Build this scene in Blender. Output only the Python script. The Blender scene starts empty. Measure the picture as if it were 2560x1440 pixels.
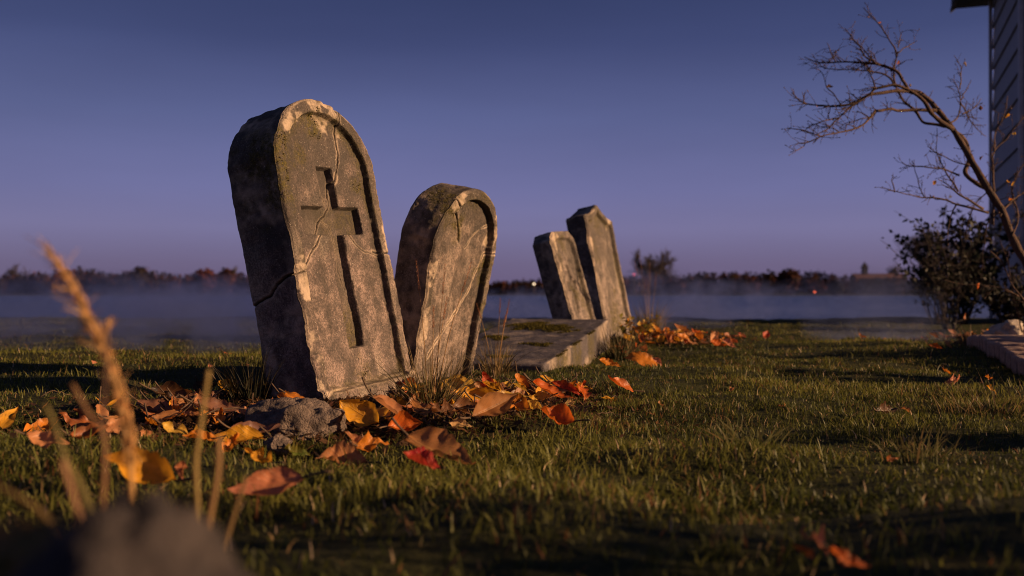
import bpy, math, numpy as np
from mathutils import Vector, Matrix
R = math.radians
S = bpy.context.scene
COL = S.collection

# ------------------------------------------------------------------ camera, sky, sun
F = 2489.0          # focal length in pixels of the 2560 px wide photograph (35 mm on a 36 mm sensor)
HOR = 728.0         # picture row of the horizon
CAMH = 0.30
cam = bpy.data.cameras.new('camera'); cam_o = bpy.data.objects.new('camera', cam); COL.objects.link(cam_o)
cam.lens = 35; cam.sensor_width = 36; cam.sensor_fit = 'HORIZONTAL'
cam.clip_start = 0.02; cam.clip_end = 6000
cam_o.location = (0, 0, CAMH)
cam_o.rotation_euler = (R(90) + math.atan((HOR - 720) / F), 0, 0)
cam.dof.use_dof = True; cam.dof.focus_distance = 2.62; cam.dof.aperture_fstop = 3.3
cam.dof.aperture_blades = 9
S.camera = cam_o

SUN_EL, SUN_AZ = 13.5, -12.0     # the sun stands low to the right, azimuth measured from +X towards +Y
w = bpy.data.worlds.new('World'); S.world = w; w.use_nodes = True
nt = w.node_tree; nt.nodes.clear()
out = nt.nodes.new('ShaderNodeOutputWorld'); bg = nt.nodes.new('ShaderNodeBackground')
sky = nt.nodes.new('ShaderNodeTexSky'); sky.sky_type = 'NISHITA'; sky.sun_disc = False
sky.sun_elevation = R(SUN_EL); sky.sun_rotation = R(90 - SUN_AZ); sky.altitude = 0
tc = nt.nodes.new('ShaderNodeTexCoord'); sep = nt.nodes.new('ShaderNodeSeparateXYZ')
ramp = nt.nodes.new('ShaderNodeValToRGB'); mix = nt.nodes.new('ShaderNodeMix'); mix.data_type = 'RGBA'
nt.links.new(tc.outputs['Generated'], sep.inputs[0]); nt.links.new(sep.outputs['Z'], ramp.inputs[0])
cr = ramp.color_ramp
SKY = [(0.0, (.130, .098, .195)), (0.027, (.142, .113, .225)), (0.061, (.168, .152, .310)), (0.10, (.138, .138, .310)), (0.17, (.092, .106, .255)),
       (0.24, (.046, .058, .165)), (0.29, (.031, .042, .128)), (0.45, (.036, .048, .122)), (0.9, (.026, .035, .092))]
while len(cr.elements) < len(SKY): cr.elements.new(0.5)
for e, (p, c) in zip(cr.elements, SKY): e.position = p; e.color = (*[6.2 * v for v in c], 1)
mix.inputs[0].default_value = 0.97
nt.links.new(sky.outputs[0], mix.inputs['A']); nt.links.new(ramp.outputs[0], mix.inputs['B'])
# faint uneven veils in the dusk sky
mpg = nt.nodes.new('ShaderNodeMapping'); mpg.inputs['Scale'].default_value = (1, 1, 5); nt.links.new(tc.outputs['Generated'], mpg.inputs[0])
nzs = nt.nodes.new('ShaderNodeTexNoise'); nzs.inputs['Scale'].default_value = 1.7; nzs.inputs['Detail'].default_value = 4; nt.links.new(mpg.outputs[0], nzs.inputs['Vector'])
mrs = nt.nodes.new('ShaderNodeMapRange'); nt.links.new(nzs.outputs[0], mrs.inputs[0])
for i, v in enumerate((.3, .7, .90, 1.09)): mrs.inputs[i + 1].default_value = v
vs_ = nt.nodes.new('ShaderNodeVectorMath'); vs_.operation = 'SCALE'; nt.links.new(mix.outputs[2], vs_.inputs[0]); nt.links.new(mrs.outputs[0], vs_.inputs['Scale'])
nt.links.new(vs_.outputs[0], bg.inputs[0]); bg.inputs[1].default_value = 0.1
nt.links.new(bg.outputs[0], out.inputs[0])

sun = bpy.data.lights.new('sun', 'SUN'); sun_o = bpy.data.objects.new('sun', sun); COL.objects.link(sun_o)
sun.energy = 5.0; sun.angle = R(0.6); sun.color = (1.0, .63, .35)
sd = Vector((math.cos(R(SUN_EL)) * math.cos(R(SUN_AZ)), math.cos(R(SUN_EL)) * math.sin(R(SUN_AZ)), math.sin(R(SUN_EL))))
sun_o.rotation_euler = sd.to_track_quat('Z', 'Y').to_euler(); sun_o.location = sd * 50
S.view_settings.view_transform = 'Standard'; S.view_settings.look = 'None'
S.view_settings.exposure = 0.72; S.view_settings.gamma = 1
S.cycles.filter_width = 1.05; S.cycles.volume_bounces = 1; S.cycles.transparent_max_bounces = 16

# ------------------------------------------------------------------ helpers
def hash3(ix, iy, iz, s):
    h = (ix.astype(np.int64) * 374761393 + iy.astype(np.int64) * 668265263 + iz.astype(np.int64) * 2147483647 + s * 974711) & 0xffffffff
    h = ((h ^ (h >> 13)) * 1274126177) & 0xffffffff
    h = ((h ^ (h >> 16)) * 2246822519) & 0xffffffff
    return ((h ^ (h >> 15)) & 0xffffff) / float(0xffffff)
def vnoise(P, sc, s=0):
    P = np.asarray(P, float) * sc; i = np.floor(P); f = P - i; f = f * f * f * (f * (f * 6 - 15) + 10)
    i = i.astype(np.int64); r = 0
    for a in (0, 1):
        for b in (0, 1):
            for c in (0, 1):
                wt = (f[:, 0] if a else 1 - f[:, 0]) * (f[:, 1] if b else 1 - f[:, 1]) * (f[:, 2] if c else 1 - f[:, 2])
                r = r + wt * hash3(i[:, 0] + a, i[:, 1] + b, i[:, 2] + c, s)
    return r * 2 - 1
def fbm(P, sc, o=4, s=0, g=.5):
    r = 0; a = 1
    for k in range(o): r = r + a * vnoise(P, sc * 2 ** k, s + 17 * k); a *= g
    return r
def sstep(a, b, x):
    t = np.clip((x - a) / (b - a), 0, 1); return t * t * (3 - 2 * t)
def gh(x, y):
    """height of the ground"""
    x = np.atleast_1d(np.asarray(x, float)); y = np.atleast_1d(np.asarray(y, float))
    P = np.stack([x, y * 1.7, 0 * x], 1)
    near = 1 - sstep(14, 40, np.hypot(x, y))
    near = near * (1 - np.exp(-((x - .05) ** 2 + (y - 3.4) ** 2) / .42 ** 2))     # level where the slab lies
    return near * (.026 * vnoise(P, 1.1, 3) + .022 * vnoise(P, 2.9, 5) + .005 * vnoise(P, 8, 9)) - .38 * sstep(10, 19, y) * (1 - sstep(99, 112, y))
def gz(x, y): return float(gh(x, y)[0])
def mesh(name, V, faces, mat=None, parent=None, smooth=True, attrs=None, link=True):
    me = bpy.data.meshes.new(name); V = np.asarray(V, float)
    if isinstance(faces, np.ndarray):
        n, k = faces.shape
        me.vertices.add(len(V)); me.vertices.foreach_set('co', V.ravel())
        me.loops.add(n * k); me.loops.foreach_set('vertex_index', faces.ravel().astype(np.int32))
        me.polygons.add(n); me.polygons.foreach_set('loop_start', np.arange(0, n * k, k, dtype=np.int32))
        me.update(calc_edges=True)
    else:
        me.from_pydata(V.tolist(), [], [list(map(int, f)) for f in faces])
    if smooth: me.polygons.foreach_set('use_smooth', np.ones(len(me.polygons), bool))
    for an, av in (attrs or {}).items():
        a = me.attributes.new(an, 'FLOAT_COLOR', 'POINT'); av = np.asarray(av, float)
        if av.shape[1] == 3: av = np.concatenate([av, np.ones((len(av), 1))], 1)
        a.data.foreach_set('color', av.ravel())
    if mat: me.materials.append(mat)
    o = bpy.data.objects.new(name, me)
    if link: COL.objects.link(o)
    if parent: o.parent = parent
    return o
def tag(o, label=None, cat=None, group=None, kind=None):
    if label: o['label'] = label
    if cat: o['category'] = cat
    if group: o['group'] = group
    if kind: o['kind'] = kind
    return o
def empty(name, loc=(0, 0, 0), rot=None):
    o = bpy.data.objects.new(name, None); COL.objects.link(o); o.location = loc; o.empty_display_size = .05
    if rot: o.rotation_euler = rot
    return o
def join(parts):
    V = []; Fc = []; n = 0
    for v, f in parts:
        V.append(np.asarray(v, float)); Fc += [[i + n for i in q] for q in f]; n += len(v)
    return np.concatenate(V), Fc
def tube(pts, rad, sides=6, cap=True):
    pts = np.asarray(pts, float); n = len(pts); rad = np.broadcast_to(np.asarray(rad, float), (n,))
    T = np.gradient(pts, axis=0); T /= np.linalg.norm(T, axis=1)[:, None] + 1e-12
    ref = np.array([0, 0, 1.]) if abs(T[0][2]) < .9 else np.array([1., 0, 0])
    V = []; a = np.linspace(0, 2 * np.pi, sides, endpoint=False)
    u = np.cross(T[0], ref); u /= np.linalg.norm(u)
    for k in range(n):
        u = u - T[k] * (u @ T[k]); u /= np.linalg.norm(u) + 1e-12; v = np.cross(T[k], u)
        V.append(pts[k] + rad[k] * (np.cos(a)[:, None] * u + np.sin(a)[:, None] * v))
    V = np.concatenate(V); f = []
    for k in range(n - 1):
        for j in range(sides):
            f.append([k * sides + j, k * sides + (j + 1) % sides, (k + 1) * sides + (j + 1) % sides, (k + 1) * sides + j])
    if cap: f.append(list(range(sides))[::-1]); f.append([(n - 1) * sides + j for j in range(sides)])
    return V, f
def spline(P, n):
    """Catmull-Rom through the points"""
    P = np.asarray(P, float); Q = np.concatenate([[2 * P[0] - P[1]], P, [2 * P[-1] - P[-2]]])
    t = np.linspace(0, len(P) - 1 - 1e-9, n); i = t.astype(int); f = (t - i)[:, None]
    a, b, c, d = Q[i], Q[i + 1], Q[i + 2], Q[i + 3]
    return .5 * (2 * b + (c - a) * f + (2 * a - 5 * b + 4 * c - d) * f ** 2 + (3 * b - a - 3 * c + d) * f ** 3)
def at(px, py, d):
    """point seen at picture position px, py at depth d"""
    return np.array([(px - 1280) / F * d, d, CAMH - (py - HOR) / F * d])
def on_ground(px, py, z=0.0):
    d = F * (CAMH - z) / (py - HOR); return (px - 1280) / F * d, d

# ------------------------------------------------------------------ materials
def newmat(name):
    m = bpy.data.materials.new(name); m.use_nodes = True; n = m.node_tree; n.nodes.clear()
    o = n.nodes.new('ShaderNodeOutputMaterial'); return m, n, o
class NB:
    """small node helper"""
    def __init__(s, n): s.n = n
    def new(s, t, **k):
        nd = s.n.nodes.new(t)
        for a, b in k.items(): setattr(nd, a, b)
        return nd
    def set(s, nd, i, v):
        if hasattr(v, 'is_linked') or isinstance(v, bpy.types.NodeSocket): s.n.links.new(v, nd.inputs[i])
        else: nd.inputs[i].default_value = v
    def math(s, op, a, b=0., c=None, clamp=False):
        nd = s.new('ShaderNodeMath', operation=op, use_clamp=clamp); s.set(nd, 0, a); s.set(nd, 1, b)
        if c is not None: s.set(nd, 2, c)
        return nd.outputs[0]
    def mix(s, f, a, b, blend='MIX'):
        nd = s.new('ShaderNodeMix', data_type='RGBA', blend_type=blend)
        s.set(nd, 0, f)
        for k, v in (('A', a), ('B', b)):
            i = [j for j, q in enumerate(nd.inputs) if q.name == k and q.type == 'RGBA'][0]
            if isinstance(v, tuple) and len(v) == 3: v = (*v, 1)
            s.set(nd, i, v)
        return [q for q in nd.outputs if q.type == 'RGBA'][0]
    def noise(s, vec, scale, detail=4, rough=.55, dist=0.):
        nd = s.new('ShaderNodeTexNoise'); s.n.links.new(vec, nd.inputs['Vector'])
        nd.inputs['Scale'].default_value = scale; nd.inputs['Detail'].default_value = detail
        nd.inputs['Roughness'].default_value = rough; nd.inputs['Distortion'].default_value = dist
        return nd.outputs[0]
    def ramp(s, f, stops):
        nd = s.new('ShaderNodeValToRGB'); s.n.links.new(f, nd.inputs[0]); e = nd.color_ramp.elements
        while len(e) < len(stops): e.new(.5)
        for q, (p, c) in zip(e, stops):
            q.position = p; q.color = (*c, 1) if isinstance(c, tuple) else (c, c, c, 1)
        return nd.outputs[0]
    def mapr(s, v, a, b, c=0., d=1.):
        nd = s.new('ShaderNodeMapRange'); s.set(nd, 0, v)
        for i, x in enumerate((a, b, c, d)): nd.inputs[i + 1].default_value = x
        return nd.outputs[0]
    def attr(s, name):
        nd = s.new('ShaderNodeAttribute', attribute_name=name); return nd
def stone_mat(name, c1=(.30, .216, .180), c2=(.10, .074, .063), dark=.045, seed=0., stain=1.0):
    m, n, o = newmat(name); b = NB(n)
    tcn = b.new('ShaderNodeTexCoord'); mp = b.new('ShaderNodeMapping'); n.links.new(tcn.outputs['Object'], mp.inputs[0])
    mp.inputs['Location'].default_value = (seed * 3.1, seed * 1.7, seed * .9); v = mp.outputs[0]
    mps = b.new('ShaderNodeMapping'); n.links.new(v, mps.inputs[0]); mps.inputs['Scale'].default_value = (1, 1, .28)
    sz = b.new('ShaderNodeSeparateXYZ'); n.links.new(tcn.outputs['Object'], sz.inputs[0]); big = b.math('ADD', b.noise(v, 5.5, 6, .62), b.math('MULTIPLY', b.math('SUBTRACT', sz.outputs[2], .40), .42)); mid = b.noise(v, 24, 6, .7); fine = b.noise(v, 190, 3, .7); streak = b.noise(mps.outputs[0], 13, 6, .65, .6)  # big rises with height, so the tone darkens towards the top
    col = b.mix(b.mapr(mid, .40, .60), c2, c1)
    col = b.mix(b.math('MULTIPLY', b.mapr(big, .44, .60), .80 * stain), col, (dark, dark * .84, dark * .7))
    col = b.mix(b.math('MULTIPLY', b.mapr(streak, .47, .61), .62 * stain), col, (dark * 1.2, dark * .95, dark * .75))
    col = b.mix(b.math('MULTIPLY', b.mapr(b.noise(mps.outputs[0], 9, 5, .6), .52, .66), b.mapr(sz.outputs[2], .62, .25, .05, .75)), col, (.42, .33, .25))  # pale streaks are strongest towards the foot
    col = b.mix(b.math('MULTIPLY', b.mapr(fine, .45, .56), .9), b.mix(.6, col, (.03, .025, .02)), col)
    vor = b.new('ShaderNodeTexVoronoi'); n.links.new(v, vor.inputs['Vector']); vor.inputs['Scale'].default_value = 95
    pit = b.mapr(vor.outputs['Distance'], .0, .28); sel = b.mapr(b.noise(v, 45, 2), .54, .60)
    pit = b.math('SUBTRACT', 1., b.math('MULTIPLY', b.math('SUBTRACT', 1., pit), sel))
    col = b.mix(pit, (.04, .03, .022), col)
    spk = b.mapr(b.noise(v, 260, 1), .70, .74)
    col = b.mix(b.math('MULTIPLY', spk, .6), col, (.5, .42, .34))
    a = b.attr('mask'); sp = b.new('ShaderNodeSeparateColor'); n.links.new(a.outputs['Color'], sp.inputs[0])
    # R: freshly broken pale stone and painted light, G: moss film, B: grime, cracks and painted shade
    rn = b.math('MULTIPLY', sp.outputs[0], b.mapr(mid, .30, .55))
    col = b.mix(rn, col, (.50, .38, .27))
    col = b.mix(sp.outputs[2], col, (.035, .028, .022))
    gn = b.math('MULTIPLY', sp.outputs[1], b.mapr(b.noise(v, 60, 5, .7), .38, .56))
    col = b.mix(gn, col, b.mix(b.mapr(fine, .4, .65), (.030, .027, .006), (.115, .085, .014)))
    bs = b.new('ShaderNodeBsdfPrincipled'); n.links.new(col, bs.inputs['Base Color'])
    n.links.new(b.mapr(mid, .3, .7, .72, .95), bs.inputs['Roughness']); bs.inputs['Specular IOR Level'].default_value = .32
    h = b.math('ADD', b.math('MULTIPLY', mid, .6), b.math('MULTIPLY', fine, .28)); h = b.math('ADD', h, b.math('MULTIPLY', pit, .3))
    bp = b.new('ShaderNodeBump'); bp.inputs['Strength'].default_value = .9; bp.inputs['Distance'].default_value = .011
    n.links.new(h, bp.inputs['Height']); n.links.new(bp.outputs[0], bs.inputs['Normal'])
    n.links.new(bs.outputs[0], o.inputs[0]); return m
def blade_mat(name, trans=.35, rough=.45, spec=.35):
    """grass, moss, dry stems: colour from the attribute col"""
    m, n, o = newmat(name); b = NB(n); a = b.attr('col')
    bs = b.new('ShaderNodeBsdfPrincipled'); n.links.new(a.outputs['Color'], bs.inputs['Base Color'])
    bs.inputs['Roughness'].default_value = rough; bs.inputs['Specular IOR Level'].default_value = spec
    tr = b.new('ShaderNodeBsdfTranslucent'); n.links.new(a.outputs['Color'], tr.inputs[0])
    mx = b.new('ShaderNodeMixShader'); mx.inputs[0].default_value = trans
    n.links.new(bs.outputs[0], mx.inputs[1]); n.links.new(tr.outputs[0], mx.inputs[2]); n.links.new(mx.outputs[0], o.inputs[0]); return m
def leaf_mat():
    m, n, o = newmat('dry_leaf'); b = NB(n)
    oi = b.new('ShaderNodeObjectInfo'); a = b.attr('luv'); sp = b.new('ShaderNodeSeparateColor'); n.links.new(a.outputs['Color'], sp.inputs[0])
    s_, a_ = sp.outputs[0], b.math('ABSOLUTE', b.math('SUBTRACT', sp.outputs[1], .5))
    tcn = b.new('ShaderNodeTexCoord'); av = b.new('ShaderNodeVectorMath', operation='ADD'); n.links.new(tcn.outputs['Object'], av.inputs[0])
    cmb = b.new('ShaderNodeCombineXYZ'); n.links.new(b.math('MULTIPLY', oi.outputs['Random'], 30.), cmb.inputs[0]); n.links.new(cmb.outputs[0], av.inputs[1]); v = av.outputs[0]
    vein = b.math('FRACT', b.math('SUBTRACT', b.math('MULTIPLY', s_, 8.), b.math('MULTIPLY', a_, 5.)))
    vein = b.math('ABSOLUTE', b.math('SUBTRACT', vein, .5)); vl = b.mapr(vein, .40, .49)
    mid = b.mapr(a_, .012, .03, 1., 0.); vl = b.math('MAXIMUM', b.math('MULTIPLY', vl, .6), mid)
    n1 = b.noise(v, 38, 5, .65); n2 = b.noise(v, 130, 4, .7); n3 = b.noise(v, 16, 3)
    base = oi.outputs['Color']
    col = b.mix(b.mapr(n3, .42, .66), base, b.mix(.4, base, (.42, .14, .012)))
    col = b.mix(b.math('MULTIPLY', b.mapr(n1, .54, .70), .65), col, b.mix(.8, base, (.05, .022, .008)))
    col = b.mix(b.math('MULTIPLY', b.mapr(n2, .62, .70), .8), col, (.035, .017, .007))
    edge = b.math('MULTIPLY', b.mapr(a_, .36, .5), b.mapr(n1, .40, .60)); col = b.mix(b.math('MULTIPLY', edge, .7), col, (.09, .035, .01))
    col = b.mix(b.math('MULTIPLY', vl, .35), col, b.mix(.5, col, (.6, .36, .12)))
    bs = b.new('ShaderNodeBsdfPrincipled'); n.links.new(col, bs.inputs['Base Color']); bs.inputs['Roughness'].default_value = .48
    bs.inputs['Specular IOR Level'].default_value = .4
    bp = b.new('ShaderNodeBump'); bp.inputs['Strength'].default_value = .7; bp.inputs['Distance'].default_value = .0015
    n.links.new(b.math('ADD', b.math('MULTIPLY', vl, .8), n1), bp.inputs['Height']); n.links.new(bp.outputs[0], bs.inputs['Normal'])
    tr = b.new('ShaderNodeBsdfTranslucent'); n.links.new(col, tr.inputs[0])
    mx = b.new('ShaderNodeMixShader'); mx.inputs[0].default_value = .38
    n.links.new(bs.outputs[0], mx.inputs[1]); n.links.new(tr.outputs[0], mx.inputs[2]); n.links.new(mx.outputs[0], o.inputs[0]); return m
def plain_mat(name, c, c2=None, scale=20, rough=.8, bump=.3, dist=.004, stretch=None, spec=.3):
    m, n, o = newmat(name); b = NB(n); tcn = b.new('ShaderNodeTexCoord'); v = tcn.outputs['Object']
    if stretch:
        mp = b.new('ShaderNodeMapping'); n.links.new(v, mp.inputs[0]); mp.inputs['Scale'].default_value = stretch; v = mp.outputs[0]
    n1 = b.noise(v, scale, 6, .65); n2 = b.noise(v, scale * 6, 3, .6)
    col = b.mix(b.mapr(n1, .35, .65), c, c2 or tuple(q * .5 for q in c)); col = b.mix(b.math('MULTIPLY', b.mapr(n2, .5, .7), .35), col, tuple(q * .35 for q in c))
    bs = b.new('ShaderNodeBsdfPrincipled'); n.links.new(col, bs.inputs['Base Color']); bs.inputs['Roughness'].default_value = rough; bs.inputs['Specular IOR Level'].default_value = spec
    bp = b.new('ShaderNodeBump'); bp.inputs['Strength'].default_value = bump; bp.inputs['Distance'].default_value = dist
    n.links.new(b.math('ADD', n1, b.math('MULTIPLY', n2, .5)), bp.inputs['Height']); n.links.new(bp.outputs[0], bs.inputs['Normal'])
    n.links.new(bs.outputs[0], o.inputs[0]); return m
def emit_mat(name, c, s):
    m, n, o = newmat(name); e = n.nodes.new('ShaderNodeEmission'); e.inputs[0].default_value = (*c, 1); e.inputs[1].default_value = s
    n.links.new(e.outputs[0], o.inputs[0]); return m
M_grass = blade_mat('grass_blade', .42, .5, .22); M_moss = blade_mat('moss', .15, .9, .1); M_dry = blade_mat('dry_grass', .4, .6, .25); M_leaf = leaf_mat()
M_foliage = blade_mat('foliage', .25, .6, .2)
M_bark = plain_mat('bark', (.125, .072, .048), (.05, .031, .022), 45, .9, 1., .010, (1, 1, .35))
M_darkbark = plain_mat('dark_bark', (.060, .042, .034), (.03, .022, .019), 45, .9, .8, .006)
M_farbark = plain_mat('far_bark', (.05, .036, .030), None, 1, .9, 0)
M_twig = plain_mat('twig', (.13, .08, .045), (.04, .025, .016), 60, .8, .3, .001)
M_rock = plain_mat('rock', (.27, .20, .155), (.085, .064, .055), 40, .9, 1., .022)
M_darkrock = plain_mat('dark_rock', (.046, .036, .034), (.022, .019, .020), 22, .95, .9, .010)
M_palerock = plain_mat('pale_rock', (.50, .42, .33), (.26, .2, .15), 25, .9, .9, .01)
M_siding = plain_mat('painted_siding', (.30, .29, .31), (.24, .23, .26), 14, .65, .15, .002, (1, 1, .2))
M_trim = plain_mat('painted_trim', (.40, .37, .38), (.32, .30, .32), 16, .6, .1, .002)
M_roof = plain_mat('roof_shingle', (.05, .045, .045), (.03, .028, .03), 30, .9, .5, .006)
M_brick = plain_mat('edging_brick', (.36, .24, .18), (.20, .13, .10), 30, .9, .5, .004)
M_soil = plain_mat('soil', (.045, .032, .022), (.02, .014, .010), 40, .95, .8, .01)

# ------------------------------------------------------------------ ground
def ground_mat():
    m, n, o = newmat('lawn_soil'); b = NB(n); tcn = b.new('ShaderNodeTexCoord'); v = tcn.outputs['Object']
    n1 = b.noise(v, 3, 6, .6); n2 = b.noise(v, 45, 5, .7); n3 = b.noise(v, .12, 5, .6)
    col = b.mix(b.mapr(n2, .35, .65), (.020, .022, .008), (.055, .052, .018)); col = b.mix(b.math('MULTIPLY', b.mapr(n1, .5, .7), .5), col, (.05, .035, .016))
    col = b.mix(b.math('MULTIPLY', b.mapr(n3, .4, .65), .5), col, (.035, .045, .015))
    bs = b.new('ShaderNodeBsdfPrincipled'); n.links.new(col, bs.inputs['Base Color']); bs.inputs['Roughness'].default_value = .95; bs.inputs['Specular IOR Level'].default_value = .1
    bp = b.new('ShaderNodeBump'); bp.inputs['Strength'].default_value = .8; bp.inputs['Distance'].default_value = .02
    n.links.new(n2, bp.inputs['Height']); n.links.new(bp.outputs[0], bs.inputs['Normal']); n.links.new(bs.outputs[0], o.inputs[0]); return m
def axis(a, b, fine, far):
    core = np.arange(a, b + 1e-6, fine); g = []; x = b; st = fine
    while x < far: st *= 1.18; x += st; g.append(x)
    h = []; x = a; st = fine
    while x > -far: st *= 1.18; x -= st; h.append(x)
    return np.concatenate([h[::-1], core, g])
gx = axis(-5, 6, .06, 4000); gy = axis(-1.5, 11, .06, 4000)
X, Y = np.meshgrid(gx, gy); Vg = np.stack([X.ravel(), Y.ravel(), gh(X.ravel(), Y.ravel())], 1)
nx, ny = len(gx), len(gy); ii = (np.arange(ny - 1)[:, None] * nx + np.arange(nx - 1)[None]).ravel()
tag(mesh('ground', Vg, np.stack([ii, ii + 1, ii + nx + 1, ii + nx], 1), ground_mat()), kind='structure')
def water_mat():
    m, n, o = newmat('lake_water'); b = NB(n); tcn = b.new('ShaderNodeTexCoord'); mp = b.new('ShaderNodeMapping'); n.links.new(tcn.outputs['Object'], mp.inputs[0]); mp.inputs['Scale'].default_value = (1, .6, 1)
    bs = b.new('ShaderNodeBsdfPrincipled'); bs.inputs['Base Color'].default_value = (.020, .034, .080, 1); bs.inputs['Specular IOR Level'].default_value = .12; bs.inputs['Roughness'].default_value = .28; bs.inputs['IOR'].default_value = 1.33
    bp = b.new('ShaderNodeBump'); bp.inputs['Strength'].default_value = 1.; bp.inputs['Distance'].default_value = .12; n.links.new(b.noise(mp.outputs[0], 2.4, 4, .6), bp.inputs['Height'])
    gl = b.new('ShaderNodeBsdfGlossy'); gl.inputs['Color'].default_value = (.55, .72, 1., 1); gl.inputs['Roughness'].default_value = .22; n.links.new(bp.outputs[0], gl.inputs['Normal'])
    mx = b.new('ShaderNodeMixShader'); mx.inputs[0].default_value = .28; n.links.new(bs.outputs[0], mx.inputs[1]); n.links.new(gl.outputs[0], mx.inputs[2])
    bs.inputs['Specular IOR Level'].default_value = 0; bs.inputs['Roughness'].default_value = 1; n.links.new(mx.outputs[0], o.inputs[0]); return m
tag(mesh('water', [(-600, 9.5, -.17), (600, 9.5, -.17), (600, 112, -.17), (-600, 112, -.17)], [[0, 1, 2, 3]], water_mat(), None, False), kind='structure')

# ------------------------------------------------------------------ headstones
def seg_dist(P, line):
    """distance of 2-D points to a polyline, and signed side offset is dropped"""
    d = np.full(len(P), 1e9)
    for a, b in zip(line[:-1], line[1:]):
        a = np.array(a); b = np.array(b); ab = b - a; t = np.clip(((P - a) @ ab) / (ab @ ab + 1e-12), 0, 1)
        d = np.minimum(d, np.linalg.norm(P - a - t[:, None] * ab, axis=1))
    return d
def wobble(line, seed, amp=.004, n=8):
    L = spline(np.array(line, float), n * len(line)); P = np.stack([L[:, 0], L[:, 1], 0 * L[:, 0]], 1)
    L = L + amp * np.stack([fbm(P, 28, 3, seed), fbm(P, 28, 3, seed + 50)], 1); return L
def arc_hw(w_, hs, ht):
    s = ht - hs; Rr = (w_ * w_ + s * s) / (2 * s); c = ht - Rr
    return lambda v: np.where(v <= hs, w_, np.sqrt(np.maximum(Rr * Rr - (v - c) ** 2, 0)))
def build_stone(name, hw, w_, hs, ht, t, loc, yaw, pitch, roll, mat, step=.0025, panel=None, cross=None, cracks=(), sidecracks=(),
                moss=(), r0=.008, seed=1, chips=(), taper=0., label='', group='leaning headstones', ledge=None):
    nv1 = int((hs + .08) / step); th = np.linspace(0, np.pi / 2, max(12, int((ht - hs) / step * 1.5)))
    vs = np.concatenate([np.linspace(-.08, hs, nv1), hs + (ht - hs) * np.sin(th[1:])])
    nu = int(2 * w_ / step); ss = np.linspace(-1, 1, nu)
    ws = np.maximum(hw(vs), .004); U = ws[:, None] * ss[None]; Vv = np.repeat(vs[:, None], nu, 1)
    U = U * (1 - taper * (1 - np.clip(Vv, 0, hs) / hs))
    P2 = np.stack([U.ravel(), Vv.ravel()], 1); P3 = np.stack([P2[:, 0], 0 * P2[:, 0] + seed, P2[:, 1]], 1)
    nr = len(vs); idx = np.arange(nr * nu).reshape(nr, nu)
    loop = np.concatenate([idx[:, 0], idx[-1, 1:-1], idx[::-1, -1]])
    outl = P2[loop]; dE = seg_dist(P2, outl[::2] if (len(outl) % 2) else np.concatenate([outl[::2], outl[-1:]]))
    rr = r0 * (1 + .45 * vnoise(P3, 7, seed)) + .006 * np.maximum(vnoise(P3, 22, seed + 3), 0)
    for cu, cv, cr_, amt in chips: rr = rr + .22 * amt * np.exp(-((P2[:, 0] - cu) ** 2 + (P2[:, 1] - cv) ** 2) / cr_ ** 2) * (1 + .5 * vnoise(P3, 60, seed + 8))
    rr = np.clip(rr, .002, .06); q = np.clip(rr - dE, 0, None)
    D = rr - np.sqrt(np.maximum(rr ** 2 - q ** 2, 0))
    D = D + .0026 * fbm(P3, 9, 4, seed + 20) + .0013 * fbm(P3, 70, 3, seed + 30) - .0035 * np.clip(vnoise(P3 * np.array([1, 1, .3]), 26, seed + 35) - .45, 0, 1)
    for cu, cv, cr_, amt in chips: D = D + .35 * amt * np.exp(-((P2[:, 0] - cu) ** 2 + (P2[:, 1] - cv) ** 2) / cr_ ** 2) * sstep(.03, 0, dE) * (.5 + .9 * fbm(P3, 45, 4, seed + 33))
    mask = np.zeros((len(P2), 3)); region = np.zeros(len(P2), int)
    mask[:, 0] = np.maximum(mask[:, 0], .5 * sstep(rr * 1.1, rr * .5, dE) * sstep(-.1, .5, vnoise(P3, 9, seed + 4)))
    jit = .0013 * fbm(P3, 40, 3, seed + 40)
    if panel:
        rim, depth, pb, e = panel[:4]
        inside = np.minimum(dE - rim, P2[:, 1] - pb) + jit
        D = D + depth * sstep(-e, e, inside); region[inside > -e * .2] = 1
        mask[:, 2] = np.maximum(mask[:, 2], .55 * np.exp(-(np.abs(inside - .004) / .008) ** 2) * (P2[:, 0] > 0))  # rim shade painted along the right inner edge of the panel
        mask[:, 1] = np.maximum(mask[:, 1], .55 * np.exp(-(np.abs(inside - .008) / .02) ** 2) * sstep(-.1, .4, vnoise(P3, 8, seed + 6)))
    if cross:
        c, cb, ct, a, a0, a1, cd, e = cross
        bx = lambda u0, u1, v0, v1: np.minimum(np.minimum(P2[:, 0] - u0, u1 - P2[:, 0]), np.minimum(P2[:, 1] - v0, v1 - P2[:, 1]))
        ins = np.maximum(bx(-c, c, cb, ct), bx(-a, a, a0, a1)) + jit * .6
        D = D + cd * sstep(-e, e, ins); region[ins > -e * .2] = 2
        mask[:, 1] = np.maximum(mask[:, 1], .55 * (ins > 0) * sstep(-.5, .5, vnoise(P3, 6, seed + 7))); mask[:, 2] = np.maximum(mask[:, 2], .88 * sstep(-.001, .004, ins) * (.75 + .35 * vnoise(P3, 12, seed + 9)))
    for ln, wd, dp, pale in cracks:
        L = wobble(ln, seed + len(ln)); dc = seg_dist(P2, L); wj = wd * (1 + .5 * vnoise(P3, 30, seed + 11))
        D = D + dp * (1 - sstep(0, wj, dc)); D = D - .0008 * np.exp(-((dc - 1.7 * wj) / wj) ** 2)
        mask[:, 2] = np.maximum(mask[:, 2], .9 * (1 - sstep(.3 * wj, .9 * wj, dc)))
        mask[:, 0] = np.maximum(mask[:, 0], pale * np.exp(-((dc - 1.5 * wj) / (1.1 * wj)) ** 2))
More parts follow.
